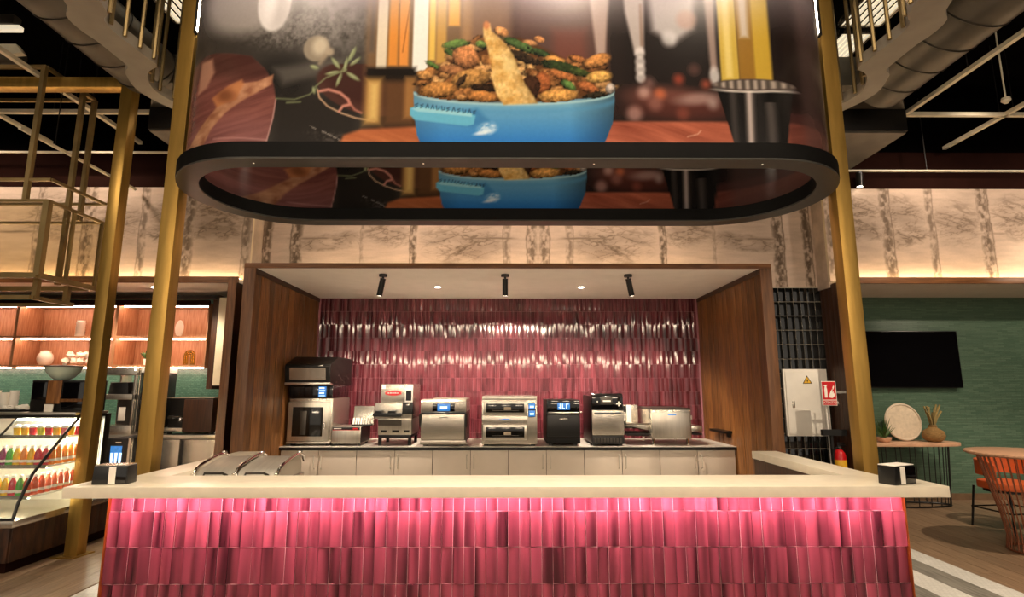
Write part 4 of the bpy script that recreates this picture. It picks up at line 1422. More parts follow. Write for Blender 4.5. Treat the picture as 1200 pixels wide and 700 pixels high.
halo.part('lower_ring', 'ring_paint', shifted(strip(inn, out, 0, .10), (0, -4.2, 0)))
halo.part('upper_ring', 'ring_paint', shifted(strip(inn, out, 1.38, 1.46), (0, -4.2, 0)))
rod = MB().tube([(0, 0, .02), (0, 0, 1.40)], .016, 6).mesh('rod', 'gold_thin')
sides = inn[4:53]
seg = [(sides[i], sides[i + 1]) for i in range(len(sides) - 1)]
tot = [math.dist(a, b) for a, b in seg]
step = .155
for s in (-1, 1):
    pos, acc = step / 2, 0
    for (a, b), L in zip(seg, tot):
        while pos < acc + L:
            f_ = (pos - acc) / L
            link('rod', rod, halo.o, (s * (a[0] + (b[0] - a[0]) * f_ - .02), a[1] + (b[1] - a[1]) * f_ - 4.2, 0))
            pos += step
        acc += L
halo.part('hanger', 'black_metal', MB())
halo.part('hanger', 'black_metal', MB().tube([(-3, .3, 1.46), (-3, .3, 1.6)], .01))
halo.part('hanger', 'black_metal', MB().tube([(3, .3, 1.46), (3, .3, 1.6)], .01))

# ================================================================== DUCTS, TRUNKING, TRACKS
def duct(x, z, r, y0, y1, lab):
    d = Thing('round_duct', lab, 'duct', (x, y0, z - r))
    d.part('pipe', 'duct_metal', MB().tube([(0, 0, r), (0, y1 - y0, r)], r, 28))
    k = 0
    y = .35
    while y < y1 - y0:
        sh = .14
        pts = [(r * 1.012 * math.cos(a), y + sh * math.sin(a), r + r * 1.012 * math.sin(a)) for a in [2 * math.pi * i / 24 for i in range(25)]]
        d.part('seam', 'steel_dark', MB().tube(pts, .008, 5, caps=False))
        y += .36
    d.part('hanger', 'black_metal', MB())
    d.part('hanger', 'black_metal', MB().tube([(0, .8, 2 * r), (0, .8, 5.95 - z + r)], .008))
    d.part('hanger', 'black_metal', MB().tube([(0, 2.6, 2 * r), (0, 2.6, 5.95 - z + r)], .008))
    return d


duct(4.22, 5.02, .30, 1.6, 5.75, 'spiral grey round duct at the upper right beside the ceiling ring')
duct(-3.95, 5.05, .30, 1.6, 5.55, 'spiral grey round duct behind the ceiling ring at the upper left')
duct(-5.05, 5.25, .32, 1.0, 4.6, 'spiral grey round duct in the top left corner')
for s, xe, lab in ((1, 4.74, 'flat grey rectangular duct ending at the wall, upper right'), (-1, -4.25, 'flat grey rectangular duct behind the gold post, upper left')):
    xi = 3.2 if s > 0 else -3.1
    xa, xb = sorted((xe, xi))
    d = Thing('flat_duct', lab, 'duct', ((xa + xb) / 2, 6.1, 4.6))
    hw = (xb - xa) / 2
    d.box('duct_body', 'duct_metal', -hw, hw, .02, 1.6, 0, .30, .004)
    d.box('end_flange', 'black_metal', -hw - .01, hw + .01, 0, .05, .02, .32, .002)
    d.part('transition', 'duct_metal', MB().add([(-hw, 0, .30), (hw, 0, .30), (hw * .6, -.35, .40), (-hw * .6, -.35, .40), (-hw, 0, .62), (hw, 0, .62), (hw * .6, -.35, .75), (-hw * .6, -.35, .75)],
                                                [(0, 3, 2, 1), (4, 5, 6, 7), (3, 7, 6, 2), (0, 4, 7, 3), (1, 2, 6, 5), (0, 1, 5, 4)]))
    d.part('hanger', 'black_metal', MB())
    d.part('hanger', 'black_metal', MB().tube([(-hw, .6, .3), (-hw, .6, 1.35)], .006))
    d.part('hanger', 'black_metal', MB().tube([(hw, .6, .3), (hw, .6, 1.35)], .006))


def trunk(p, q, lab, wd=.05, m='pipe_white', drops=()):
    P_, Q_ = Vector(p), Vector(q)
    t = Thing('ceiling_trunking', lab, 'trunking', p, group='pale ceiling trunking')
    t.part('channel', m, MB().bar((0, 0, 0), Q_ - P_, wd, wd * .9))
    for f_ in (.25, .75):
        c = (Q_ - P_) * f_
        t.part('hanger', 'black_metal', MB().tube([c + Vector((0, 0, .02)), (c.x, c.y, 5.95 - p[2])], .006, 5))
    return t


trunk((4.98, 2.6, 5.0), (4.98, 6.4, 5.0), 'pale trunking running back from the right edge, nearest the round duct')
trunk((6.25, 3.0, 5.0), (6.25, 7.4, 5.0), 'pale trunking running back near the right edge, lower right of the duct')
trunk((4.98, 6.42, 5.0), (9.8, 6.42, 5.0), 'pale trunking crossing level at the upper right')
trunk((-5.17, 2.6, 5.0), (-5.17, 7.3, 5.0), 'pale trunking running back through the gold cage, upper left')
trunk((-6.42, 3.0, 5.0), (-6.42, 7.3, 5.0), 'pale trunking running back at the far left edge')
trunk((-9.8, 6.42, 5.0), (-4.3, 6.42, 5.0), 'pale trunking crossing level behind the gold cage')
trunk((-5.1, 5.4, 4.28), (-5.1, 7.2, 4.28), 'thin pale trunking in front of the left mural top', .03)
for xa, xb, lab in ((4.2, 9.8, 'thin white lighting track along the brown band on the right'), (-9.8, -4.3, 'thin white lighting track along the brown band on the left')):
    t = Thing('lighting_track', lab, 'track', ((xa + xb) / 2, 7.2, 4.56 if xa > 0 else 4.8), group='lighting tracks by the mural')
    t.box('rail', 'pipe_white', -(xb - xa) / 2, (xb - xa) / 2, -.015, .015, 0, .025, 0)
    t.part('hanger', 'black_metal', MB())
    t.part('hanger', 'black_metal', MB().tube([(-1.2, 0, .02), (-1.2, 0, 1.1)], .006))
    t.part('hanger', 'black_metal', MB().tube([(1.2, 0, .02), (1.2, 0, 1.1)], .006))
x = at(1008, 215, 7.2)[0]
d = Thing('track_spot', 'black track spotlight hanging over the right mural beside the gold post', 'spotlight', (x, 7.2, 4.56))
d.box('adapter', 'black_plastic', -.025, .025, -.02, .02, -.03, 0, .002)
d.tube('head', 'black_plastic', [(0, 0, -.03), (-.01, .0, -.22)], .042, 12)
d.tube('lens', 'lamp_small', [(-.01, .0, -.22), (-.0102, 0, -.225)], .034, 12)
# linear luminaire with reflector, top left
d = Thing('linear_luminaire', 'long white linear lamp with grey reflector at the far upper left', 'ceiling lamp', (-6.6, 5.2, 5.15))
d.box('tube_lamp', 'lamp_panel', -1.9, 1.55, -.03, .03, .10, .15, .004)
d.box('housing', 'duct_metal', -1.9, 1.5, -.05, .05, .15, .26, .01)
d.part('reflector', 'duct_metal', MB().tube([(-1.9, .35, .04), (1.25, .35, .04)], .09, 14))
d.part('end_bracket', 'pipe_white', MB().prism([(1.15, .02), (1.42, .02), (1.5, -.08), (1.3, -.10)], .1, .16, 'y'))
d.part('hanger', 'black_metal', MB())
d.part('hanger', 'black_metal', MB().tube([(-1, 0, .26), (-1, 0, .8)], .006))
d.part('hanger', 'black_metal', MB().tube([(1, 0, .26), (1, 0, .8)], .006))
# louvred light panels seen through the ring
for px, py, w_, l_, lab in ((1030, 8, .5, .7, 'white louvred ceiling light panel seen through the right side of the ring, front'),
                            (985, 60, .4, .7, 'white louvred ceiling light panel seen through the right side of the ring, rear'),
                            (214, 8, .5, .6, 'white louvred ceiling light panel seen through the left side of the ring')):
    p = atz(px, py, 5.6)
    d = Thing('light_panel', lab, 'ceiling light', p, .0, 'louvred ceiling panels')
    d.part('frame', 'steel', MB().box(-w_ / 2, w_ / 2, -l_ / 2, -l_ / 2 + .03, 0, .06).box(-w_ / 2, w_ / 2, l_ / 2 - .03, l_ / 2, 0, .06).box(-w_ / 2, -w_ / 2 + .03, -l_ / 2, l_ / 2, 0, .06).box(w_ / 2 - .03, w_ / 2, -l_ / 2, l_ / 2, 0, .06))
    for k in range(6):
        xx = -w_ / 2 + .05 + k * (w_ - .1) / 5
        d.box('louvre', 'lamp_panel', xx - .02, xx + .02, -l_ / 2 + .03, l_ / 2 - .03, .02, .04, 0)
    d.part('hanger', 'black_metal', MB())
    d.part('hanger', 'black_metal', MB().tube([(0, -l_ / 2 + .015, .06), (0, -l_ / 2 + .015, .35)], .006))
    d.part('hanger', 'black_metal', MB().tube([(0, l_ / 2 - .015, .06), (0, l_ / 2 - .015, .35)], .006))
d = Thing('smoke_detector', 'small pale sensor hanging on a rod near the upper right edge', 'sensor', at(1179, 118, 5.4))
d.part('head', 'pipe_white', MB().lathe([(.02, -.03), (.045, 0), (.04, .03), (.01, .04)], 12))
d.tube('rod', 'pipe_white', [(0, 0, .04), (0, 0, 5.95 - at(1179, 118, 5.4)[2])], .008)

# unseen lamps added behind the viewer for streaks in the glazed tiles and frontal fill
for k in range(5):
    for y, z in ((-2.05, 3.66), (-2.3, 2.50)):
        d = Thing('added_pendant', 'unseen linear lamp added behind the viewer, %s of five, %s row' % (('first', 'second', 'third', 'fourth', 'fifth')[k], 'upper' if z > 3 else 'lower'),
                  'added lamp', (-4.4 + 2.2 * k, y, z), group='added lamps behind the viewer')
        d.box('housing', 'black_metal', -.6, .6, -.05, .05, .06, .1, 0)
        d.box('diffuser', 'lamp_fill', -.6, .6, -.04, .04, -.04, .06, 0)
        d.tube('cord', 'black_metal', [(-.45, 0, .1), (-.45, 0, 5.95 - z)], .005)
        d.tube('cord', 'black_metal', [(.45, 0, .1), (.45, 0, 5.95 - z)], .005)

# ================================================================== RIGHT NICHE
# electrical cabinet on the black tiles
a, b = at(915, 433, YMC - .01), at(973, 511, YMC - .01)
cx, hw, hh = (a[0] + b[0]) / 2, (b[0] - a[0]) / 2, a[2] - b[2]
d = Thing('electrical_cabinet', 'white metal electrical cabinet with warning triangle on black tiles', 'cabinet', (cx, YMC - .012, b[2]))
d.box('body', 'white_paint', -hw, hw, -.045, 0, 0, hh, .004)
dr = d.box('door', 'white_paint', -hw + .025, hw - .025, -.055, -.045, .025, hh - .025, .004)
d.box('latch', 'steel', -hw + .09, -hw + .125, -.062, -.055, hh * .42, hh * .52, .004, dr)
tx, tz = .02, hh * .78
d.part('warning_triangle', 'black_plastic', MB().prism([(tx - .065, tz), (tx + .065, tz), (tx, tz + .11)], -.0575, -.055, 'y'), parent=dr)
d.part('triangle_field', 'yellow_label', MB().prism([(tx - .05, tz + .008), (tx + .05, tz + .008), (tx, tz + .093)], -.0585, -.0575, 'y'), parent=dr)
d.part('bolt_symbol', 'black_plastic', MB().prism([(tx + .004, tz + .065), (tx - .014, tz + .038), (tx, tz + .038), (tx - .006, tz + .014), (tx + .015, tz + .044), (tx + .002, tz + .044)], -.0595, -.0585, 'y'), parent=dr)
# extinguisher sign
a, b = at(962, 447, 7.15), at(981.5, 475.5, 7.15)
d = Thing('extinguisher_sign', 'red and white fire extinguisher sign reading EXTINTOR', 'sign', ((a[0] + b[0]) / 2, 7.15, b[2]))
hw, hh = (b[0] - a[0]) / 2, a[2] - b[2]
d.box('plate', 'paper', -hw, hw, 0, .006, 0, hh, .001)
d.box('red_field', 'red_paint', -hw + .007, hw - .007, -.0015, 0, .075, hh - .007, 0)
d.box('red_strip', 'red_paint', -hw + .007, hw - .007, -.0015, 0, .007, .065, 0)
d.part('lettering', 'paper', shifted(text_mb('EXTINTOR', .046, .0006), (0, -.0022, .036)))
cyl = [(-.06, .10), (-.025, .10), (-.025, .21), (-.03, .225), (-.03, .245), (-.015, .26), (-.05, .262), (-.07, .25), (-.05, .245), (-.055, .225), (-.06, .21)]
d.part('cylinder_symbol', 'paper', MB().prism(cyl, -.0026, -.0015, 'y'))
d.part('flame_symbol', 'paper', MB().prism([(.0, .10), (.04, .095), (.065, .12), (.07, .16), (.055, .15), (.06, .19), (.04, .165), (.045, .215), (.02, .18), (.005, .15), (-.005, .12)], -.0026, -.0015, 'y').prism([(.055, .20), (.07, .24), (.06, .255), (.045, .225)], -.0026, -.0015, 'y'))
d.box('bracket', 'steel', hw - .002, 4.38 - (a[0] + b[0]) / 2, .006, .02, hh * .5, hh * .5 + .03, 0)
# hose pipe stub and black holder
e = at(974, 507, 7.3)
solo('wall_holder', 'black_matte', MB().box(e[0] - .12, 4.378, 7.27, 7.33, e[2] - .04, e[2] + .035).box(e[0] - .015, e[0] + .015, 7.29, 7.32, e[2] - .35, e[2] - .04),
     'black metal holder bar above the fire extinguisher', 'holder')
solo('white_conduit', 'white_plastic', MB().tube([(e[0] - .0, 7.36, .0), (e[0] - .0, 7.36, 1.45)], .010), 'thin white conduit running up beside the extinguisher sign', 'conduit')
e = at(984, 537, 7.3)
d = Thing('fire_extinguisher', 'red fire extinguisher with yellow label standing behind the bar', 'fire extinguisher', (e[0], 7.3, .22))
d.part('cylinder', 'red_paint', MB().lathe([(.075, 0), (.08, .02), (.08, .50), (.07, .55), (.04, .59), (.02, .60)], 18))
d.part('label_band', 'yellow_label', MB().lathe([(.081, .36), (.081, .47)], 18))
d.part('valve', 'black_plastic', MB().lathe([(.022, .595), (.022, .64)], 10))
d.part('lever', 'black_plastic', MB().box(-.02, .09, -.012, .012, .64, .655).box(-.02, .08, -.012, .012, .665, .68), .002)
d.tube('hose', 'black_plastic', [(-.02, 0, .62), (-.085, -.03, .60), (-.105, -.04, .5), (-.1, -.03, .2)], .011)
d.part('gauge', 'chrome', MB().tube([(0, -.02, .62), (0, -.035, .62)], .016, 10))
d.part('bracket', 'steel_dark', MB().box(.07, 4.38 - e[0], -.02, .02, .28, .32))
d.part('floor_stand', 'steel_dark', MB().lathe([(.11, -.22), (.11, -.20), (.03, -.18), (.03, 0)], 14))

# TV
a, b = at(1018, 388, YB - .1), at(1121, 455, YB - .1)
xr, zt, zb = at(1121, 390, YB - .1)[0], a[2], b[2]
wd = (zt - zb) * 1.72
d = Thing('television', 'large black flat television on the green wall', 'television', (xr - wd / 2, YB - .1, zb))
d.box('screen', 'black_glass', -wd / 2 + .012, wd / 2 - .012, -.004, 0, .015, zt - zb - .012, 0)
d.box('case', 'black_plastic', -wd / 2, wd / 2, 0, .04, 0, zt - zb, .004)
d.box('wall_bracket', 'black_metal', -.2, .2, .04, .08, .2, .6, 0)

# console shelf table with wire base
e = at(1130, 519, 7.75)
zc = e[2]
xa, xb = 4.62, e[0]
d = Thing('console_table', 'oval light wood console table on wire legs below the television', 'table', ((xa + xb) / 2, 7.9, 0))
hw = (xb - xa) / 2
ov = [(hw * math.copysign(abs(math.cos(t_)) ** .55, math.cos(t_)), .27 * math.copysign(abs(math.sin(t_)) ** .7, math.sin(t_))) for t_ in [2 * math.pi * k / 40 for k in range(40)]]
d.part('top', 'table_wood', MB().prism(ov, zc - .045, zc, 'z'), bev=.008)
for k in range(22):
    t_ = 2 * math.pi * k / 22
    x1, y1 = (hw - .12) * math.cos(t_), .2 * math.sin(t_)
    x0 = x1 * .92
    d.tube('wire_leg', 'black_metal', [(x1, y1, zc - .045), (x0, y1 * .9, .02)], .007, 5)
d.part('base_ring', 'black_metal', MB().tube([((hw - .12) * .92 * math.cos(2 * math.pi * k / 30), .18 * math.sin(2 * math.pi * k / 30), .012) for k in range(31)], .012, 6, caps=False))
# round stone plate leaning on the wall
e = at(1056, 494, 8.02)
R = at(1077.5, 494, 8.02)[0] - e[0]
mb = MB().lathe([(R * .97, -.012), (R, 0), (R * .97, .012), (R * .90, .012), (R * .88, .004), (.001, .004)], 40)
ta = .13
M = Matrix.Translation((0, 0, R)) @ Matrix.Rotation(-ta, 4, 'X') @ Matrix.Rotation(math.pi / 2, 4, 'X')
d = Thing('round_plate', 'round beige stone plate leaning against the wall on the console table', 'plate', (e[0], 7.98, zc + .002))
mb.v = [tuple(M @ Vector(v)) for v in mb.v]
d.part('disc', 'stone_plate', mb)
d.part('rim_line', 'ceramic', MB().tube([tuple(M @ Vector((R * .93 * math.cos(2 * math.pi * k / 36), R * .93 * math.sin(2 * math.pi * k / 36), .013))) for k in range(37)], .005, 5, caps=False))
# jute vase with dried stalks
e = at(1094, 510, 7.85)
d = Thing('jute_vase', 'round jute wrapped vase with dried stalks on the console table', 'vase', (e[0], 7.85, zc))
d.part('pot', 'twine', MB().lathe([(.07, 0), (.125, .04), (.14, .09), (.12, .15), (.06, .19), (.045, .21), (.05, .23)], 20))
d.part('rope', 'twine', MB().lathe([(.05, .205), (.056, .215), (.05, .225)], 14))
rs = random.Random(5)
for k in range(16):
    a_ = rs.uniform(0, 6.28)
    r_ = rs.uniform(.05, .15)
    h_ = rs.uniform(.38, .52)
    st = d.tube('stalk', 'dry_grass', [(.02 * math.cos(a_), .02 * math.sin(a_), .2), (r_ * .5 * math.cos(a_), r_ * .4 * math.sin(a_), .2 + (h_ - .2) * .55), (r_ * math.cos(a_), r_ * .6 * math.sin(a_), h_)], .008, 5, r1=.012)
# spiky plant in bowl, half hidden by the post
e = at(1036, 515, 7.8)
d = Thing('spiky_plant', 'dark spiky succulent in a low wooden bowl next to the round plate', 'plant', (e[0], 7.8, zc))
d.part('bowl', 'table_wood', MB().lathe([(.05, 0), (.085, .03), (.095, .07), (.085, .07), (.02, .06)], 16))
for k in range(26):
    a_, t_ = rs.uniform(0, 6.28), rs.uniform(.1, 1.2)
    L = rs.uniform(.14, .24)
    q = (L * math.sin(t_) * math.cos(a_), L * math.sin(t_) * math.sin(a_) * .7, .07 + L * math.cos(t_) + .06)
    d.tube('leaf', 'leaf', [(0, 0, .06), q], .014, 5, r1=.001)

# round table with wire base and orange chair
zt = .96
R = .50
tc = (5.25, 5.72)
d = Thing('round_table', 'round pale wood table on a flared wire base by the right edge', 'table', (tc[0], tc[1], 0))
d.part('top', 'table_wood', MB().lathe([(R - .03, zt - .035), (R, zt - .02), (R, zt - .006), (R - .008, zt)], 48, smooth=False))
for k in range(40):
    a_ = 2 * math.pi * k / 40
    pts = [(R * f_ * math.cos(a_), R * f_ * math.sin(a_), z_) for f_, z_ in ((.80, zt - .035), (.66, .62), (.53, .34), (.47, .14), (.50, .02))]
    d.tube('wire', 'rose_metal', pts, .0055, 5)
d.part('base_ring', 'rose_metal', MB().tube([(R * .50 * math.cos(2 * math.pi * k / 40), R * .50 * math.sin(2 * math.pi * k / 40), .012) for k in range(41)], .011, 6, caps=False))
e = atz(1148, 632, 0)
d = Thing('bar_chair', 'orange upholstered chair with thin black legs behind the round table', 'chair', (5.80, 6.60, 0), math.pi + .12)
sz = .50
d.part('seat', 'orange_fabric', MB().prism([(.27 * math.copysign(abs(math.cos(t_)) ** .7, math.cos(t_)), .25 * math.copysign(abs(math.sin(t_)) ** .7, math.sin(t_))) for t_ in [2 * math.pi * k / 28 for k in range(28)]], sz - .05, sz + .03, 'z'), bev=.015)
N_ = 15
vs, fs = [], []
for i in range(N_):
    a_ = math.radians(160 + 220 * i / (N_ - 1))
    for r_, z_ in ((.29, sz + .10), (.29, sz + .27), (.255, sz + .27), (.255, sz + .10)):
        vs.append((r_ * math.cos(a_), r_ * math.sin(a_), z_ - .05 * (math.sin(a_) > .2)))
for i in range(N_ - 1):
    for q in range(4):
        fs.append((i * 4 + q, i * 4 + (q + 1) % 4, (i + 1) * 4 + (q + 1) % 4, (i + 1) * 4 + q))
fs += [(0, 1, 2, 3), (N_ * 4 - 1, N_ * 4 - 2, N_ * 4 - 3, N_ * 4 - 4)]
d.part('backrest', 'orange_fabric', MB().add(vs, fs, True), bev=0)
for sx in (-1, 1):
    for sy in (-1, 1):
        d.tube('leg', 'black_metal', [(sx * .28, sy * .25, 0), (sx * .24, sy * .21, sz - .04)], .012, 7)
    d.tube('arm_support', 'black_metal', [(sx * .24, .0, sz - .03), (sx * .285, -.02, sz + .12)], .010, 6)
d.part('foot_rail', 'black_metal', MB().tube([(-.268, -.238, .22), (.268, -.238, .22), (.268, .238, .22), (-.268, .238, .22), (-.268, -.238, .22)], .009, 6))
d.part('seat_shell', 'black_plastic', MB().prism([(.25 * math.cos(2 * math.pi * k / 24), .23 * math.sin(2 * math.pi * k / 24)) for k in range(24)], sz - .08, sz - .045, 'z'))

# ================================================================== LEFT KIOSK: lit wall shelves
YSH = 7.85
s1, s2, s3 = at(70, 360, YSH)[2], at(70, 395, YSH)[2], at(70, 429, YSH)[2]
xs = [at(p, 380, YSH)[0] for p in (-95, 19, 136, 244)]
for i in range(3):
    xa, xb = xs[i], xs[i + 1]
    nm = ('leftmost', 'middle', 'rightmost')[i]
    d = Thing('shelf_unit', 'walnut wall shelf unit with glowing light strips, %s of three' % nm, 'shelf', ((xa + xb) / 2, YSH, s3), group='lit wall shelves of the kiosk')
    hw = (xb - xa) / 2
    dp = YB - YSH - .002
    d.box('back_panel', 'shelf_wood', -hw + .02, hw - .02, dp - .02, dp, 0, s1 - s3 + .03, 0)
    for s in (-1, 1):
        d.box('side_panel', 'shelf_wood', *sorted((s * hw, s * (hw - .022))), 0, dp, -.02, s1 - s3 + .06, .002)
    d.box('top_panel', 'shelf_wood', -hw + .022, hw - .022, 0, dp, s1 - s3 + .03, s1 - s3 + .06, 0)
    d.box('valance', 'brown_wall', -hw, hw, -.01, .02, s1 - s3 + .02, s1 - s3 + .10, .002)
    for z in (s2 - s3, 0):
        d.box('shelf_board', 'shelf_wood', -hw + .022, hw - .022, 0, dp - .02, z - .015, z + .015, .002)
    for z in (s1 - s3 + .03, s2 - s3 - .015, -.015):
        d.box('light_strip', 'led_shelf', -hw + .05, hw - .05, .05, .075, z - .022, z - .001, 0)
# items on the shelves
def on_shelf(px, z, y=YSH + .2):
    return (at(px, 420, y)[0], y, z + .016)


z2, z3 = s2, s3
d = Thing('ribbed_vase', 'tall ribbed cream vase on the upper lit shelf', 'vase', on_shelf(90, z2))
d.part('body', 'ceramic', MB().lathe([(.055 + .006 * (k % 2), k * .018) for k in range(13)] + [(.05, .235), (.04, .235)], 18, smooth=False))
d.part('rim', 'ceramic', MB().lathe([(.05, .235), (.053, .245)], 18))
d = Thing('cream_plate', 'narrow cream plate standing on the upper lit shelf behind the gold post', 'plate', on_shelf(207, z2))
mb = MB().lathe([(.12, -.008), (.125, 0), (.12, .008), (.001, .003)], 24)
mb.v = [(v[0] * .5, v[2], v[1] + .125) for v in mb.v]
d.part('disc', 'ceramic', mb)
d.part('stand', 'shelf_wood', MB().box(-.05, .05, -.02, .03, 0, .012))
d = Thing('lidded_jar', 'squat white speckled jar on the lower lit shelf', 'jar', on_shelf(53, z3))
d.part('body', 'ceramic', MB().lathe([(.05, 0), (.085, .03), (.10, .09), (.09, .15), (.06, .185)], 18))
d.part('lid', 'ceramic', MB().lathe([(.065, .185), (.06, .205), (.02, .215)], 16))
for k, (px, zz) in enumerate(((78, .0), (86, .0), (95, .0), (104, 0.0), (82, .09), (92, .09), (101, .09))):
    q = on_shelf(px, z3)
    solo('ceramic_flower', 'ceramic', MB().blob((q[0], q[1] + .02 * (k % 2), q[2] + zz + .062), (.055, .05, .045), k, .5, 10, 7),
         'cream coral-like ornament on the lower shelf, %s' % ('first at the bottom left', 'second in the bottom row', 'third in the bottom row', 'last in the bottom row', 'first in the top row', 'middle of the top row', 'last in the top row')[k], 'ornament', 'pile of cream ornaments on the shelf')
d = Thing('potted_succulent', 'small green succulent in a white pot on the lower lit shelf', 'plant', on_shelf(173, z3))
d.part('pot', 'white_paint', MB().lathe([(.042, 0), (.055, .09), (.048, .09), (.04, .075)], 16))
rs = random.Random(9)
for k in range(9):
    a_, t_ = k * 2.4, .25 + .09 * k
    L = .14
    q = (L * math.sin(t_) * math.cos(a_), L * math.sin(t_) * math.sin(a_), .085 + L * math.cos(t_))
    mid_ = (q[0] * .5, q[1] * .5, .08 + (q[2] - .08) * .6)
    mb = MB()
    mb.tube([(0, 0, .075), mid_], .008, 6, r1=.022)
    mb.tube([mid_, q], .022, 6, r1=.002)
    d.part('leaf', 'leaf', mb)
d = Thing('gold_arch_ornament', 'gold arch shaped ornament on the lower lit shelf at the right', 'ornament', on_shelf(222, z3))
for r_ in (.075, .05, .025):
    pts = [(-r_, 0, .0), (-r_, 0, .14)] + [(-r_ * math.cos(math.pi * k / 10), 0, .14 + r_ * math.sin(math.pi * k / 10)) for k in range(1, 10)] + [(r_, 0, .14), (r_, 0, 0)]
    d.tube('arch', 'gold_shiny', pts, .011, 7)
d.box('base', 'gold_shiny', -.09, .09, -.03, .03, 0, .01, .002)

# cream hanging panel and dark beam at the right end of the shelves
a, b = at(256, 349, 7.7), at(268, 452, 7.7)
solo('hanging_panel', 'cream_wall', MB().box(at(253, 400, 7.7)[0], at(271, 400, 7.7)[0], 7.7, 7.76, b[2], a[2]), 'narrow cream upright panel beside the lit shelves', 'panel', bev=.003)
solo('panel_frame', 'walnut_dark', MB().box(at(246, 400, 7.77)[0], at(253, 400, 7.77)[0], 7.77, 8.29, b[2] - .05, a[2] + .05), 'dark wood upright between the lit shelves and the cream panel', 'upright', bev=.003)
solo('soffit_beam', 'black_metal', MB().box(-9.9, at(253, 348, 7.6)[0], 7.6, 7.68, at(60, 350, 7.6)[2], at(60, 345.5, 7.6)[2]), 'long dark beam under the kiosk soffit', 'beam')
p = at(181, 336.5, 7.25)
q = atz(181, 336.5, 2.974)
d = Thing('downlight', 'small bright downlight in the kiosk soffit', 'downlight', (q[0], q[1], 2.975))
d.part('rim', 'white_paint', MB().lathe([(.05, -.006), (.05, 0)], 16))
d.part('lens', 'lamp_white', MB().lathe([(.036, -.01), (.036, -.006)], 16))

# ---- steel back counter under the shelves, with doors
YK = 7.45
zk = at(220, 510, YK)[2]
xk0, xk1 = -8.0, at(264, 530, YK)[0]
solo('steel_worktop', 'steel_h', MB().box(xk0, xk1, YK - .02, YB - .002, zk - .05, zk), 'stainless steel worktop along the kiosk back wall', 'worktop', bev=.004)
edges = [at(p, 530, YK)[0] for p in (264, 210, 150)] + [at(150, 530, YK)[0] - .8 * k for k in (1, 2, 3)]
for k in range(5):
    xb_, xa_ = edges[k], edges[k + 1]
    d = Thing('refrigerated_cabinet', ['stainless steel undercounter cabinet nearest the walnut pillar', 'stainless steel undercounter cabinet behind the front gold post',
                                       'stainless steel undercounter cabinet left of the front gold post', 'stainless steel undercounter cabinet behind the display case', 'stainless steel undercounter cabinet at the far left'][k],
              'cabinet', ((xa_ + xb_) / 2, YK, 0), group='stainless cabinets of the kiosk')
    hw = (xb_ - xa_) / 2
    d.box('body', 'steel_dark', -hw + .002, hw - .002, .03, .8, .06, zk - .052, 0)
    dr = d.box('door', 'steel', -hw + .006, hw - .006, 0, .03, .1, zk - .06, .004)
    d.box('handle', 'black_plastic', -hw + .02, -hw + .05, -.012, 0, .3, zk - .07, .003, dr)
    d.box('plinth', 'black_matte', -hw + .02, hw - .02, .08, .7, 0, .06, 0)

# ---- machines on the steel worktop
e = at(222, 505, 7.55)
d = Thing('espresso_machine', 'black coffee machine with brown side panel on the steel worktop', 'coffee machine', (e[0], 7.5, zk))
hz = at(222, 467, 7.5)[2] - zk
wl, wr = at(193, 480, 7.5)[0] - e[0], at(250, 480, 7.5)[0] - e[0]
md = at(216, 480, 7.5)[0] - e[0]
d.box('body', 'black_metal', wl, md, .1, .6, .05, hz, .008)
d.box('front_shelf', 'steel', wl, md + .02, -.05, .1, .04, .09, .004)
d.box('group_panel', 'steel_dark', wl + .01, md - .02, .06, .1, .2, .24, .003)
d.part('group_head', 'chrome', MB().tube([(wl + .1, .05, .22), (wl + .26, .05, .22)], .022).tube([(md - .06, .02, .18), (md - .06, .06, .23)], .018))
d.box('side_housing', 'walnut_dark', md, wr, -.02, .6, .03, hz - .01, .012)
d.box('top_tray', 'steel_h', wl, wr, .0, .6, hz, hz + .012, .003)
for x in (wl + .03, wr - .06):
    d.box('foot', 'black_plastic', x, x + .04, .05, .09, 0, .05, 0)
    d.box('foot', 'black_plastic', x, x + .04, .5, .54, 0, .05, 0)
for k, px in enumerate((256, 261)):
    q = at(px, 500, 7.6)
    d = Thing('milk_jug', 'small chrome milk jug beside the coffee machine, %s' % ('nearer the machine' if k == 0 else 'nearer the pillar'), 'jug', (q[0], 7.58 + .1 * k, zk))
    d.part('body', 'chrome', MB().lathe([(.04, 0), (.045, .03), (.035, .08), (.042, .11)], 14))
    d.tube('handle', 'chrome', [(.035, 0, .09), (.07, 0, .08), (.07, 0, .04), (.04, 0, .03)], .005)
# tall steel oven tower with two windows
xa_, xb_, zz0, zz1 = at(118, 450, 7.45)[0], at(159, 450, 7.45)[0], zk, at(140, 431, 7.45)[2]
d = Thing('display_oven', 'tall steel warming display with two shelves and glass sides', 'warming display', ((xa_ + xb_) / 2, 7.45, zk))
hw, hh = (xb_ - xa_) / 2, zz1 - zz0
d.box('top', 'steel', -hw, hw, 0, .36, hh - .10, hh, .006)
d.box('middle_shelf', 'steel_h', -hw, hw, 0, .36, hh * .52, hh * .60, .006)
d.box('base', 'steel', -hw, hw, 0, .36, 0, .12, .006)
for s in (-1, 1):
    d.box('upright', 'steel', *sorted((s * hw, s * (hw - .03))), 0, .04, .12, hh - .1, .002)
    d.box('upright', 'steel', *sorted((s * hw, s * (hw - .03))), .56, .36, .12, hh - .1, .002)
d.box('glass_side', 'clear_glass', hw - .008, hw - .004, .04, .33, .12, hh - .1, 0)
d.box('lower_back', 'steel_dark', -hw + .03, hw - .03, .33, .35, .12, hh * .52, 0)
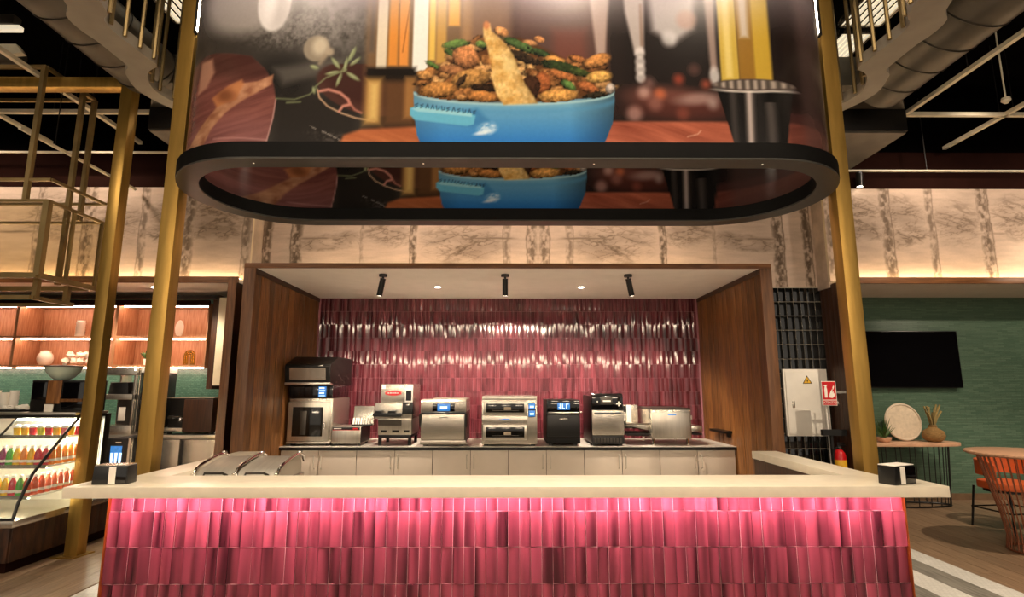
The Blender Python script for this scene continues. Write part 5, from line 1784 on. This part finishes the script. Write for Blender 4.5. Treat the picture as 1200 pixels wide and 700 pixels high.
d.part('dark_bin', 'black_plastic', MB().prism([(-hw + .05, hh * .60), (hw - .14, hh * .60), (hw - .16, hh * .78), (-hw + .07, hh * .78)], .08, .31, 'y'), bev=.01)
d.box('price_card', 'paper', .03, .12, .02, .03, .18, .36, .001)
d.box('lamp_bar', 'led_case', hw - .03, hw - .01, -.004, 0, hh - .035, hh - .02, 0)
# black drinks dispenser next to it
xa_, xb_ = at(164, 450, 7.5)[0], at(188, 450, 7.5)[0]
d = Thing('drinks_dispenser', 'black drinks dispenser with steel frame beside the warming display', 'dispenser', ((xa_ + xb_) / 2, 7.5, zk))
hw = (xb_ - xa_) / 2
hh = at(170, 430, 7.5)[2] - zk
d.box('cabinet_body', 'black_plastic', -hw, hw, .03, .36, 0, hh - .08, .01)
d.box('top_cover', 'white_plastic', -hw, hw, .0, .36, hh - .08, hh, .008)
d.box('upper_door', 'black_glass', -hw + .02, hw - .02, .015, .03, hh * .55, hh - .1, .006)
d.box('tap_panel', 'black_glass', -hw + .02, hw - .02, .01, .03, hh * .36, hh * .5, .004)
d.box('indicator', 'screen_pale', -.02, .02, .006, .011, hh * .42, hh * .45, 0)
d.box('drip_tray', 'steel', -hw, hw, -.04, .03, 0, .04, .004)
d.part('frame', 'steel', MB().box(-hw - .012, -hw, 0, .03, 0, hh), 0)
# tall black fridge unit with a lit blue menu picture
xa_, xb_ = at(127, 530, 6.9)[0], at(146, 530, 6.9)[0]
d = Thing('drinks_machine', 'black drinks machine with small glowing blue picture behind the napkin dispenser', 'drinks machine', ((xa_ + xb_) / 2, 6.9, 0))
hw = (xb_ - xa_) / 2 + .03
hh = at(136, 514, 6.9)[2]
d.box('body', 'black_plastic', -hw, hw, 0, .5, 0, hh, .008)
d.box('picture_panel', 'screen_blue', -hw + .055, hw - .065, -.006, 0, hh - .26, hh - .09, .001)
for k in range(3):
    d.part('picture_cup', 'screen_pale', MB().prism([(-.06 + k * .05, hh - .30), (-.035 + k * .05, hh - .30), (-.03 + k * .05, hh - .17), (-.065 + k * .05, hh - .17)], -.009, -.006, 'y'))
d.box('brand_plate', 'steel', -.02, .05, -.004, 0, hh - .055, hh - .04, 0)
d.box('lower_grille', 'steel_dark', -hw + .02, hw - .02, -.004, 0, .1, .3, 0)
d.box('side_trim', 'steel', hw, hw + .03, 0, .05, 0, hh, .002)

# ---- glass display case with bottles
CX0, CX1, CY0, CY1 = -4.97, -4.35, 5.1, 6.08
ZP = .45
dc = Thing('display_case', 'refrigerated glass display case with curved front and dark wood base', 'display case', ((CX0 + CX1) / 2, CY0, 0))
hw = (CX1 - CX0) / 2
L = CY1 - CY0
dc.box('base', 'case_wood', -hw - .6, hw, 0, L + .3, .10, ZP - .06, 0)
nb = 11
for k in range(nb):
    w_ = (L + .3) / nb
    dc.box('board', 'case_wood', hw, hw + .012, k * w_ + .002, (k + 1) * w_ - .002, .10, ZP - .06, .002)
for k in range(6):
    dc.box('board', 'case_wood', hw - (k + 1) * .11 + .002, hw - k * .11 - .002, -.012, 0, .10, ZP - .06, .002)
dc.box('plinth', 'brown_wall', -hw - .6, hw - .05, .05, L + .3, 0, .10, 0)
dc.box('steel_deck', 'steel', -hw - .6, hw + .02, -.02, L + .32, ZP - .06, ZP, .004)
prof = [(0.01, .0), (.04, .13), (.15, .365), (.29, .517), (.46, .69), (.62, .85)]
pz = lambda y: np.interp(y, [p_[0] for p_ in prof], [p_[1] for p_ in prof])
def arc(x, off=0):
    return [(x, y + off, ZP + z) for y, z in prof]
dc.tube('curved_edge', 'black_metal', arc(hw - .01), .014, 6)
dc.tube('curved_edge', 'black_metal', arc(-hw - .005), .011, 6)
mb = MB()
n = len(prof)
mb.add(arc(-hw) + arc(hw - .02), [(i, n + i, n + i + 1, i + 1) for i in range(n - 1)], True)
dc.part('front_glass', 'clear_glass', mb)
dc.part('side_glass', 'clear_glass', MB().add([(hw - .01, y, ZP + z) for y, z in prof] + [(hw - .01, L, ZP + .85), (hw - .01, L, ZP)], [tuple(range(n + 2))]))
dc.box('bottom_rail', 'black_metal', -hw - .6, hw - .02, .0, .02, ZP, ZP + .02, 0)
dc.box('top', 'black_metal', -hw - .6, hw + .005, .56, L + .02, ZP + .85, ZP + .885, .004)
dc.box('top_trim', 'steel_h', -hw - .6, hw + .02, .54, L + .02, ZP + .885, ZP + .91, .003)
dc.box('back_panel', 'white_paint', -hw - .55, hw - .02, L - .03, L, ZP, ZP + .85, 0)
dc.box('inner_wall', 'white_paint', -hw - .56, -hw - .54, .2, L, ZP, ZP + .85, 0)
dc.box('back_post', 'black_metal', hw - .05, hw + .01, L - .01, L + .08, ZP, ZP + .88, .002)
dc.box('lamp_bar', 'led_case', hw - .035, hw - .012, L - .06, L - .035, ZP + .05, ZP + .83, 0)
dc.box('lamp_bar', 'led_case', -hw, hw - .06, .62, .66, ZP + .825, ZP + .845, 0)
sh = ((.62, .16), (.87, .32), (1.13, .52))
for z, y0 in sh:
    bd_ = dc.box('shelf', 'white_paint', -hw - .5, hw - .03, y0, L - .04, z - .012, z, .002)
    dc.box('shelf_lamp', 'led_case', -hw - .4, hw - .05, y0 + .03, y0 + .045, z - .02, z - .012, 0, bd_)
    dc.box('price_rail', 'steel', -hw - .5, hw - .03, y0 - .008, y0, z - .022, z + .012, 0, bd_)

juice = {'purple': '8a1f5c', 'green': '4fae35', 'yellow': 'f2c11a', 'orange': 'f08a22', 'red': 'd2263a', 'coral': 'e2603c', 'lime': 'c9c722', 'pink': 'e06a78'}
for k, v in juice.items():
    mat('juice_' + k, v, rough=.25, var=.10, scale=12, coat=.3)
mat('bottle_cap', 'f2efe8', rough=.4, var=.03)
mat('bottle_label', 'f4ece0', rough=.6, var=.05)
proto = {}
ORD = ['first', 'second', 'third', 'fourth', 'fifth', 'sixth', 'seventh', 'eighth', 'ninth', 'tenth', 'eleventh', 'twelfth', 'thirteenth', 'fourteenth', 'fifteenth', 'sixteenth']


def bottle(kind, col, loc, lab, group):
    key = (kind, col)
    if key not in proto:
        t = Thing(kind, lab, 'bottle' if kind == 'juice_bottle' else 'cup', loc, 0, group)
        if kind == 'juice_bottle':
            t.part('body', 'juice_' + col, MB().lathe([(.026, 0), (.030, .006), (.030, .10), (.026, .125), (.014, .15), (.013, .165)], 12))
            t.part('cap', 'bottle_cap', MB().lathe([(.016, .163), (.016, .185)], 10))
            t.part('label', 'bottle_label', MB().lathe([(.0306, .03), (.0306, .055)], 12))
        else:
            t.part('fruit', 'juice_' + col, MB().lathe([(.028, 0), (.036, .075), (.036, .08)], 12))
            t.part('lid', 'bottle_cap', MB().lathe([(.038, .08), (.038, .088), (.03, .10), (.012, .108)], 12))
        proto[key] = t.o
        return
    copy_tree(proto[key], loc, 0, lab, group)


bx, by = (CX0 + CX1) / 2, CY0
rows = ((0, 'juice_bottle', ['coral', 'coral', 'green', 'yellow', 'yellow', 'red', 'green', 'coral'], 'coral', 'bottom'),
        (1, 'juice_bottle', ['lime', 'purple', 'green', 'yellow', 'orange', 'yellow', 'red', 'red'], 'orange', 'middle'),
        (2, 'fruit_cup', ['yellow', 'yellow', 'red', 'lime', 'red', 'yellow', 'pink'], 'red', 'top'))
for si, kind, cols, sidecol, nm in rows:
    z, y0 = sh[si]
    n = len(cols)
    what = 'juice bottle' if si < 2 else 'lidded fruit cup'
    for k, c in enumerate(cols):
        x = bx - hw + .06 + k * (2 * hw - .15) / (n - 1)
        bottle(kind, c, (x, by + y0 + .05, z), '%s %s, %s from the left in the front row, %s shelf' % (c, what, ORD[k], nm), 'drinks on the %s shelf' % nm)
    y = y0 + .125
    k = 0
    while y < L - .12:
        c = sidecol if si < 2 or k % 2 else 'yellow'
        bottle(kind, c, (bx + hw - .085, by + y, z), '%s %s, %s from the front in the side row, %s shelf' % (c, what, ORD[k], nm), 'drinks on the %s shelf' % nm)
        y += .075
        k += 1

# ---- things standing on top of the case
zt = ZP + .91
e = at(72, 487, 5.85)
xa_, xb_ = at(40, 470, 5.85)[0], at(106, 470, 5.85)[0]
hz = at(72, 446, 5.85)[2] - zt
d = Thing('bread_display_box', 'dark wooden box with black side windows on top of the display case', 'box', ((xa_ + xb_) / 2, 5.8, zt))
hw2 = (xb_ - xa_) / 2
d.box('case', 'black_metal', -hw2, hw2, 0, .27, 0, hz, .008)
d.box('wood_panel', 'walnut', -.12, .02, -.012, 0, .08, hz - .004, .003)
d.box('left_window', 'black_glass', -hw2 + .015, -.13, -.006, 0, .12, hz - .02, .003)
d.box('right_window', 'black_glass', .035, hw2 - .01, -.006, 0, .02, hz - .02, .003)
d.box('wood_ledge', 'walnut', .03, hw2 - .04, -.02, 0, .10, .13, .003)
d.box('price_card', 'paper', -.115, -.025, -.03, -.022, 0, .075, .001)
e = at(75, 445, 5.95)
d = Thing('glass_bowl', 'pale green glass bowl with dark rim on the wooden box', 'bowl', (e[0], 5.93, zt + hz))
r_ = .15
d.part('bowl', 'green_glass', MB().lathe([(.06, .0), (.10, .03), (.15, .09), (.165, .14), (.155, .14), (.14, .09), (.09, .035), (.02, .02)], 24))
d.part('lid', 'steel_dark', MB().lathe([(.17, .14), (.172, .152), (.10, .16), (.02, .162)], 24))
d.part('knob', 'ceramic', MB().lathe([(.012, .162), (.02, .175), (.008, .185)], 10))
for k, (px, r_, h_) in enumerate(((-3, .05, .19), (9, .045, .17), (19.5, .042, .19))):
    q = at(px, 480, 5.95)
    d = Thing('cup_stack', 'stack of white takeaway cups on the display case, %s' % ('leftmost', 'middle one', 'nearest the wooden box')[k], 'cups', (q[0], 5.9, zt + .025), group='cups on the case')
    for j in range(4):
        d.part('cup', 'paper', MB().lathe([(r_ * .75, j * h_ / 5), (r_, j * h_ / 5 + h_ * .4), (r_ * .95, j * h_ / 5 + h_ * .4)], 14))
solo('serving_tray', 'black_metal', MB().box(at(-20, 484, 5.9)[0], at(37, 484, 5.9)[0], 5.75, 6.05, zt, zt + .022), 'flat black tray on top of the display case', 'tray', bev=.004)
for k, (px, s_) in enumerate(((25, .03), (29, .035), (33, .025), (7, .03), (13, .03))):
    q = at(px, 480, 5.82)
    solo('wrapped_sweet', 'paper', MB().blob((q[0], 5.80 + .01 * (k % 2), zt + .022 + s_ * .7), (s_ * 1.3, s_, s_ * .75), k, .6), 'small white wrapped sweet on the black tray, %s' % ('third from the right', 'second from the right', 'rightmost', 'leftmost', 'second from the left')[k], 'sweet', 'sweets on the tray')
